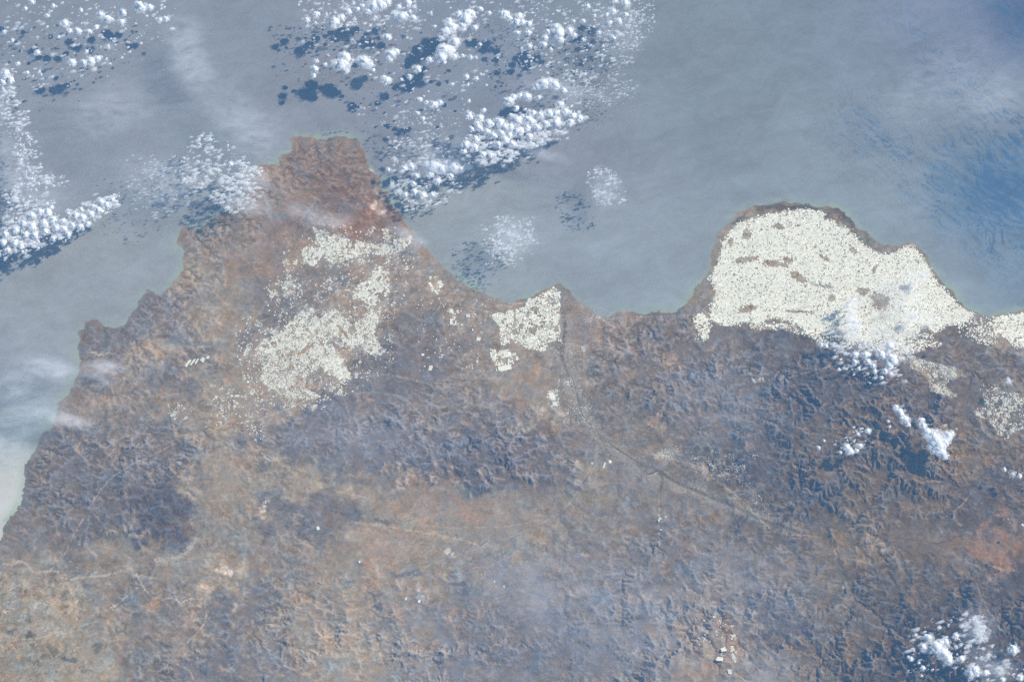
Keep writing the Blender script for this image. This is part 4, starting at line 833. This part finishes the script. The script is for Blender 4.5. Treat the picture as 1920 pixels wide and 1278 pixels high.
ORD = ['', 'second ', 'third ', 'fourth ', 'fifth ', 'sixth ', 'seventh ', 'eighth ', 'ninth ', 'tenth ', 'eleventh ', 'twelfth ', 'thirteenth ', 'fourteenth ', 'fifteenth ', 'sixteenth ', 'seventeenth ', 'eighteenth ', 'nineteenth ', 'twentieth ']+['twenty-'+a+' ' for a in 'first second third fourth fifth sixth seventh eighth ninth'.split()]+['thirtieth ']*9
MARKS = [(1537,535,'the green lagoon'),(1450,495,'the brown clearing west of the lagoon'),(1475,425,'the upper brown clearing'),(1395,434,'the small lake by the marsh'),(1650,565,'the bare patch on the plain'),(1705,455,'the pointed headland'),
 (1600,605,'the torn clouds over the plain'),(1440,395,'the marsh of the round shore'),(1335,500,'the beach of the curved shore'),(1850,592,'the small bay at the right'),(1315,620,'the white tongue in the valley'),(1500,584,'the dark road across the plain'),
 (1640,500,'the brown gully through the plain'),(1780,580,'the straight right shore'),(1400,580,'the brown strip above the road'),(640,540,'the long thin ridge inland'),(640,640,'the bare strip of the inland plain'),(720,660,'the dark hills'),
 (650,465,'the red hills of the cape'),(570,745,'the foot of the inland mountains'),(487,690,'the reddish soil'),(560,600,'the parallel inland strips'),(710,530,'the crossing of two dry valleys'),(525,548,'the dark knoll'),
 (1050,545,'the pointed river delta'),(965,610,'the straight gap near the delta'),(1045,640,'the river mouth plain'),(945,685,'the large white compound'),(815,535,'the ring of greenhouses by the beach'),(850,595,'the long beach plain'),
 (1850,780,'the mountains at the right edge'),(1770,700,'the dark spur below the plain'),(1350,1210,'the reddish upland'),(1037,745,'the pale badlands'),(440,770,'the tan fields inland')]
def near_mark(u, v):
    d = [math.hypot(u-a, v-b) for a, b, _ in MARKS]; i = int(np.argmin(d)); a, b, s = MARKS[i]
    w = ('right of ' if u > a else 'left of ') if abs(u-a) > abs(v-b) else ('below ' if v > b else 'above ')
    return w+s, d[i]
GH = []
def size_word(a): return 'very large' if a > .11 else 'large' if a > .07 else 'mid-sized' if a > .045 else 'small'
def tone_word(t): return 'bright white' if t > .80 else 'white' if t > .62 else 'greyish white'
tones = {k: gtone(k, int((kd == k).sum())) for k in set(kd)}; ptr = {k: 0 for k in tones}
BV, BF, BT = [], [], []; nv = 0
for i, (x, y, w, d, th, kind, ri) in enumerate(boxes):
    tn = tones[kind][ptr[kind]]; ptr[kind] += 1
    z0 = float(ground(x, y)); h = .011
    if i in indiv:
        V, F = greenhouse_np(w, d, h, 3 if w < .25 else 5)
        me = mesh_np('greenhouse', V, F, M_ROOF, {'tone': ('POINT', 'FLOAT_COLOR', np.tile(np.append(tn, 1), (len(V), 1)))}, link=False)
        o = bpy.data.objects.new('greenhouse', me); COL.objects.link(o); o.location = (x, y, z0+.006); o.rotation_euler = (0, 0, th)
        el = max(w, d)/min(w, d)
        shp = 'long' if el > 1.9 else 'oblong' if el > 1.3 else 'square'
        mk, dd = near_mark(bu[i], bv[i])
        GH.append((o, f"{size_word(w*d)} {shp} {tone_word(tn[0])} greenhouse", mk, dd))
    else:
        c, s = math.cos(th), math.sin(th)
        pts = [(-w/2, -d/2), (w/2, -d/2), (w/2, d/2), (-w/2, d/2)]
        q = [(x+a*c-b*s, y+a*s+b*c) for a, b in pts]
        zz_ = z0+.006
        BV += [(a, b, zz_-.03) for a, b in q]+[(a, b, zz_+h) for a, b in q]
        n_ = nv; BF += [(n_+4, n_+5, n_+6, n_+7), (n_, n_+1, n_+5, n_+4), (n_+1, n_+2, n_+6, n_+5), (n_+2, n_+3, n_+7, n_+6), (n_+3, n_, n_+4, n_+7)]
        nv += 8; BT += [tn]*8
BT = np.concatenate([np.array(BT), np.ones((len(BT), 1))], 1)
tag(mesh_np('greenhouse_mosaic', np.array(BV), np.array(BF), M_ROOF, {'tone': ('POINT', 'FLOAT_COLOR', BT)}),
    'mosaic of countless tiny white plastic greenhouses covering the plains', 'greenhouses', kind='stuff')
for (u, v, w, d, ang, lab) in SINGLE:
    x, y = G(u, v, .1)
    z0 = float(ground(x, y)); x, y = G(u, v, z0)
    w *= .88; d *= .88; V, F = greenhouse_np(w*.8, d*.82, .012, 6 if w > .4 else 4)
    V2, F2 = greenhouse_np(w*.55, d*.5, .009, 4); V2 = V2+(w*.24*gr.choice([-1, 1]), d*.25*gr.choice([-1, 1]), -.0015)
    V3, F3 = greenhouse_np(w*.3, d*.3, .010, 2); V3 = V3+(w*.34*gr.choice([-1, 1]), d*.3*gr.choice([-1, 1]), -.0008)
    F = np.concatenate([F, F2+len(V), F3+len(V)+len(V2)]); V = np.concatenate([V, V2, V3])
    tn = np.array([.70, .645, .47, 1])*np.array([1, 1, 1, 0])*gr.uniform(.82, 1.1)+np.array([0, 0, 0, 1])
    me = mesh_np('greenhouse', V, F, M_ROOF, {'tone': ('POINT', 'FLOAT_COLOR', np.tile(tn, (len(V), 1)))}, link=False)
    o = bpy.data.objects.new('greenhouse', me); COL.objects.link(o)
    cz = [float(ground(x+a*w/2*math.cos(math.radians(ang))-b*d/2*math.sin(math.radians(ang)), y+a*w/2*math.sin(math.radians(ang))+b*d/2*math.cos(math.radians(ang)))) for a in (-1, 1) for b in (-1, 1)]
    o.location = (x, y, max(cz+[z0])+.008); o.rotation_euler = (0, 0, math.radians(ang))
    tag(o, lab, 'greenhouse')
for o, look, mk, dd in GH:
    rk = sum(1 for q in GH if q[1] == look and q[2] == mk and q[3] < dd)
    tag(o, f"{ORD[min(rk, 19)]}nearest {look} {mk}", 'greenhouse', f"greenhouses {mk}")
bw = [(1112, 583), (1117, 578), (1124, 577), (1132, 580), (1139, 585)]
BVv, BFf = [], []
for k, (u, v) in enumerate(bw):
    x, y = G(u, v, 0); x2, y2 = G(*bw[min(k+1, 4)], 0); x1, y1 = G(*bw[max(k-1, 0)], 0)
    dx_, dy_ = x2-x1, y2-y1; l_ = math.hypot(dx_, dy_); nx_, ny_ = -dy_/l_, dx_/l_
    BVv += [(x+nx_*.05, y+ny_*.05, -.02), (x+nx_*.03, y+ny_*.03, .012), (x-nx_*.03, y-ny_*.03, .012), (x-nx_*.05, y-ny_*.05, -.02)]
for k in range(4):
    a = 4*k; BFf += [(a, a+4, a+5, a+1), (a+1, a+5, a+6, a+2), (a+2, a+6, a+7, a+3)]
BFf += [(0, 1, 2, 3), (16, 19, 18, 17)]
tag(mesh_np('breakwater', np.array(BVv), np.array(BFf), M_ROOF, {'tone': ('POINT', 'FLOAT_COLOR', np.tile((.36, .33, .3, 1), (len(BVv), 1)))}),
    'thin grey harbour breakwater curving off the city shore between delta and mountains', 'breakwater')
# towns: tiny roofs beyond counting
TV, TF, TT = [], [], []; nv = 0
for (u, v, ru, rv, n, c) in TOWNS:
    for k in range(n):
        a, r = gr.uniform(0, 6.28), abs(gr.normal(0, .55)); x, y = G(u+ru*r*math.cos(a), v+rv*r*math.sin(a))
        ux, vy = UV(x, y, 0)
        if not bil(LAND.astype(float), np.array([x]), np.array([y]))[0] > .9: continue
        w, d, th = gr.uniform(.03, .09), gr.uniform(.03, .09), gr.uniform(0, 1.5); z0 = float(ground(x, y)); h = gr.uniform(.008, .022)
        cc, s = math.cos(th), math.sin(th); q = [(x+a_*cc-b_*s, y+a_*s+b_*cc) for a_, b_ in ((-w/2, -d/2), (w/2, -d/2), (w/2, d/2), (-w/2, d/2))]
        TV += [(a_, b_, z0-.02) for a_, b_ in q]+[(a_, b_, z0+h) for a_, b_ in q]; n_ = nv
        TF += [(n_+4, n_+5, n_+6, n_+7), (n_, n_+1, n_+5, n_+4), (n_+1, n_+2, n_+6, n_+5), (n_+2, n_+3, n_+7, n_+6), (n_+3, n_, n_+4, n_+7)]
        nv += 8; tn = refl(np.array(c)*gr.uniform(.85, 1.15)); TT += [tuple(tn)+(1,)]*8
tag(mesh_np('town_roofs', np.array(TV), np.array(TF), M_ROOF, {'tone': ('POINT', 'FLOAT_COLOR', np.array(TT))}),
    'speckle of tiny pale town roofs along the coast and up the valleys', 'town roofs', kind='stuff')

# ---------------------------------------------------------------- clouds
cr_ = np.random.default_rng(23)
def ico(sub):
    bm = bmesh.new(); bmesh.ops.create_icosphere(bm, subdivisions=sub, radius=1)
    bm.verts.ensure_lookup_table()
    V = np.array([v.co[:] for v in bm.verts]); F = np.array([[v.index for v in f.verts] for f in bm.faces]); bm.free()
    return V, F
ICO = {k: ico(k) for k in (1, 2, 3, 4)}
def lumps(V, seed, amp, f0):
    r = np.random.default_rng(seed); d = np.zeros(len(V)); a = amp; f = f0
    for o in range(4):
        for _ in range(5):
            k = r.standard_normal(3); k *= f/np.linalg.norm(k)
            d += a*np.abs(np.sin(V@k+r.uniform(0, 6.28)))
        a *= .55; f *= 1.9
    return V*(1+d-d.mean())[:, None]
TPL = {s: [lumps(ICO[s][0], 100*s+i, .06 if s > 1 else .05, 2.3) for i in range(10)] for s in ICO}
def cloud_mesh(blobs):
    """blobs: x, y, z, rx, ry, rz, level[, fringe] -> lumpy body; also which faces are fringe"""
    VS, FS, MI = [], [], []; n = 0
    for B_ in blobs:
        x, y, z, rx, ry, rz, lv = B_[:7]
        V = TPL[lv][cr_.integers(10)]; a = cr_.uniform(0, 6.28); c, s = math.cos(a), math.sin(a)
        V = V*(rx, ry, rz); V = np.c_[V[:, 0]*c-V[:, 1]*s, V[:, 0]*s+V[:, 1]*c, V[:, 2]]+(x, y, z)
        VS.append(V); FS.append(ICO[lv][1]+n); n += len(V); MI.append(np.full(len(ICO[lv][1]), 1 if len(B_) > 7 else 0))
    return np.concatenate(VS), np.concatenate(FS), np.concatenate(MI)
def puff(r, torn):
    """a small cumulus of radius r km round the origin: heaped lobes, ragged vapour fringe"""
    B = []; ax = cr_.uniform(.65, 1.0); th = cr_.uniform(0, 3.14)
    def pos(q, a):
        x, y = q*math.cos(a), q*math.sin(a)*ax
        return x*math.cos(th)-y*math.sin(th), x*math.sin(th)+y*math.cos(th)
    if torn:
        for k in range(int(22+r*55)):
            q = abs(cr_.normal(0, .65))*r; s = r*cr_.uniform(.10, .36)
            B.append((*pos(q, cr_.uniform(0, 6.28)), cr_.uniform(-.1, .25)*r, s*cr_.uniform(.9, 1.9), s, s*.6, 2 if r > .2 else 1))
        return B
    m_ = cr_.integers(2, 5); cs_ = [(0, 0)]+[pos(r*cr_.uniform(.25, .5), cr_.uniform(0, 6.28)) for _ in range(m_)]
    for i, (x, y) in enumerate(cs_):
        s = r*(.58 if i == 0 else cr_.uniform(.3, .48))
        B.append((x, y, .1*r, s, s*cr_.uniform(.7, 1), s*.9, 3 if s > .2 else 2))
        for k in range(int(6+s*40)):
            a = cr_.uniform(0, 6.28); q = math.sqrt(cr_.random())*s*1.1; w = s*cr_.uniform(.16, .42)
            B.append((x+q*math.cos(a), y+q*math.sin(a), (cr_.uniform(.0, .95)*(1.15-q/s)+.05)*s, w*cr_.uniform(.85, 1.25), w, w*cr_.uniform(.8, 1.1), 3 if w > .22 else 2))
    for k in range(int(16+r*36)):
        q = r*abs(cr_.normal(.70, .2)); s = r*cr_.uniform(.10, .28)
        B.append((*pos(q, cr_.uniform(0, 6.28)), cr_.uniform(-.1, .4)*r, s*cr_.uniform(1, 1.9), s, s*.8, 2, 1))
    return B
def cloud_obj(B, torn):
    V, F, MI = cloud_mesh(B)
    o = mesh_np('cloud', V, F, M_TC if torn else M_CL, smooth=True)
    if not torn:
        o.data.materials.append(M_TC); o.data.polygons.foreach_set('material_index', MI.astype(np.int32)); o.data.update()
    return o
M_CL = cloud_mat('cumulus', 1.0); M_TC = cloud_mat('torn_cloud', .18); M_PF = cloud_mat('puff_cloud', .42); M_VL = cloud_mat('faint_cloud', .075)
CZ = 2.6
def base_of(u, v, torn, r):
    z = CZ+(.35*r if not torn else -.2)
    return z
def put_cloud(u, v, r, torn, label, group, dz=0):
    r_ = r*PX*(1.22 if not torn else 1.1); z = base_of(u, v, torn, r_)+dz
    x, y = G(u, v, z)
    o = cloud_obj(puff(r_, torn), torn); o.location = (x, y, z)
    if 'left shore' in label: o.data.materials[0] = M_VL; o.scale = (1.9, 1.25, 1)
    tag(o, label, 'cloud', group)
    return o
def csize(r): return 'tiny' if r < 4.5 else 'small' if r < 6.5 else 'medium-sized' if r < 9 else 'large' if r < 12 else 'very large'
for where, data in CLOUD.items():
    items = []
    for it in data.split(';'):
        a = it.split(','); torn = a[2].endswith('t'); items.append((float(a[0]), float(a[1]), float(a[2].rstrip('t')), torn))
    for (u, v, r, torn) in items:
        same = [i for i in items if csize(i[2]) == csize(r) and i[3] == torn]
        rk = sorted(same).index((u, v, r, torn))
        lab = f"{csize(r)} {'torn' if torn else 'puffy'} cloud{(', ' + ORD[rk].strip() + ' from left,' if rk else ', leftmost') if len(same) > 1 else ''} {where}"
        lab = lab.replace(', leftmost ', ', leftmost, ')
        put_cloud(u, v, r, torn, lab, f"{csize(r)} {'torn' if torn else 'puffy'} clouds {where}", -1.4 if 'beside the cape' in where else -1.1 if 'edge of the greenhouse' in where else 0)
B = []
xb, yb = G(1755, 828, 3.0)
for (u, v, r) in BIGCLOUD:
    x, y = G(u, v, 3.0); r_ = r*PX
    B += [(x-xb+t_[0], y-yb+t_[1], t_[2]+.1)+tuple(t_[3:]) for t_ in puff(r_, False)]
o = cloud_obj(B, False); o.location = (xb, yb, 3.0)
tag(o, 'biggest towering white cloud casting a black-blue shadow on the mountains', 'cloud')
# fields of fine puffs
def field_mesh(torn_wanted):
    VS, FS = [], []; n = 0
    r = np.random.default_rng(77)
    nzf = spectral((900, 1300), .12, 5, .25, 1.0, 88)
    for fi, (poly, num_, r0, r1, tshare, clump) in enumerate(FIELD):
        P = np.array(poly, float); k = 0; tries = 0
        num_ = int(num_*.72)
        while k < num_ and tries < num_*40:
            tries += 1
            u, v = r.uniform(P[:, 0].min(), P[:, 0].max()), r.uniform(P[:, 1].min(), P[:, 1].max())
            torn = r.random() < tshare
            if not polymask(P, np.array([u+r.normal()*5]), np.array([v+r.normal()*5]))[0]: continue
            nv_ = nzf[int(v*.7) % 900, int(u*.65) % 1300]
            if r.random() > np.clip(.5+nv_*clump, .02, 1): continue
            k += 1
            if torn != torn_wanted: r.random(); continue
            rr = (r0+(r1-r0)*r.random()**2.2)*PX*1.08; z = CZ+r.uniform(-.15, .1)-(1.4 if fi in (7, 8) else 1.1 if fi in (20, 21) else 0)
            x, y = G(u, v, z)
            for b in range(3 if rr < .1 else 5):
                s = rr*r.uniform(.35, .85)*(1.75 if torn else 1.05); t_ = ICO[1][0] if rr < .07 else TPL[2][r.integers(10)]; f_ = ICO[1][1] if rr < .07 else ICO[2][1]
                a, q = r.uniform(0, 6.28), rr*r.uniform(0, 1.0)
                w_ = t_*(s*r.uniform(1.2, 2.4) if torn else s*r.uniform(.9, 1.5), s*(.75 if torn else 1), s*.75); ca_, sa_ = math.cos(.3), math.sin(.3)
                w_ = np.c_[w_[:, 0]*ca_-w_[:, 1]*sa_, w_[:, 0]*sa_+w_[:, 1]*ca_, w_[:, 2]]
                VS.append(w_+(x+q*math.cos(a), y+q*math.sin(a), z+r.uniform(-.1, .3)*rr)); FS.append(f_+n); n += len(t_)
    return np.concatenate(VS), np.concatenate(FS)
V, F = field_mesh(False)
tag(mesh_np('small_cloud_puffs', V, F, M_PF, smooth=True), 'dense speckle of tiny white cumulus puffs around the larger clouds', 'clouds', kind='stuff')
V, F = field_mesh(True)
tag(mesh_np('thin_cloud_puffs', V, F, M_TC, smooth=True), 'faint dotted cloud streaks of semi-transparent puffs over the sea', 'clouds', kind='stuff')
for i, (u, v, ru, rv, rot, z, cover) in enumerate(VEIL):
    x, y = G(u, v, z)
    V = lumps(ICO[4][0], 300+i, .02, 2.0)
    o = mesh_np('cloud_veil', V, ICO[4][1], veil_mat(i, cover, rot), smooth=True)
    o.location = (x, y, z); o.scale = (ru*PX*1.08, rv*PX*1.42, .22); o.rotation_euler = (0, 0, math.radians(-rot))
    tag(o, 'faint thin veil of vapour drifting over sea and land', 'haze veil', 'thin veils of vapour', kind='stuff')

# ---------------------------------------------------------------- the air itself
if HAZE > 0:
    bx = [(-700, 700), (-800, 800), (-1.02, 405.0)]
    V = np.array([(bx[0][a], bx[1][b], bx[2][c]) for a in (0, 1) for b in (0, 1) for c in (0, 1)])
    F = np.array([(0, 1, 3, 2), (4, 6, 7, 5), (0, 4, 5, 1), (2, 3, 7, 6), (0, 2, 6, 4), (1, 5, 7, 3)])
    m, nt, N, L, out = material('haze_air')
    pv = N('VolumePrincipled', i_Density=HAZE, i_Anisotropy=0.0); pv.inputs['Color'].default_value = HAZE_COL
    L(pv.outputs[0], out.inputs['Volume'])
    tag(mesh_np('haze', V, F, m), 'pale blue haze filling the air', 'haze', kind='stuff')
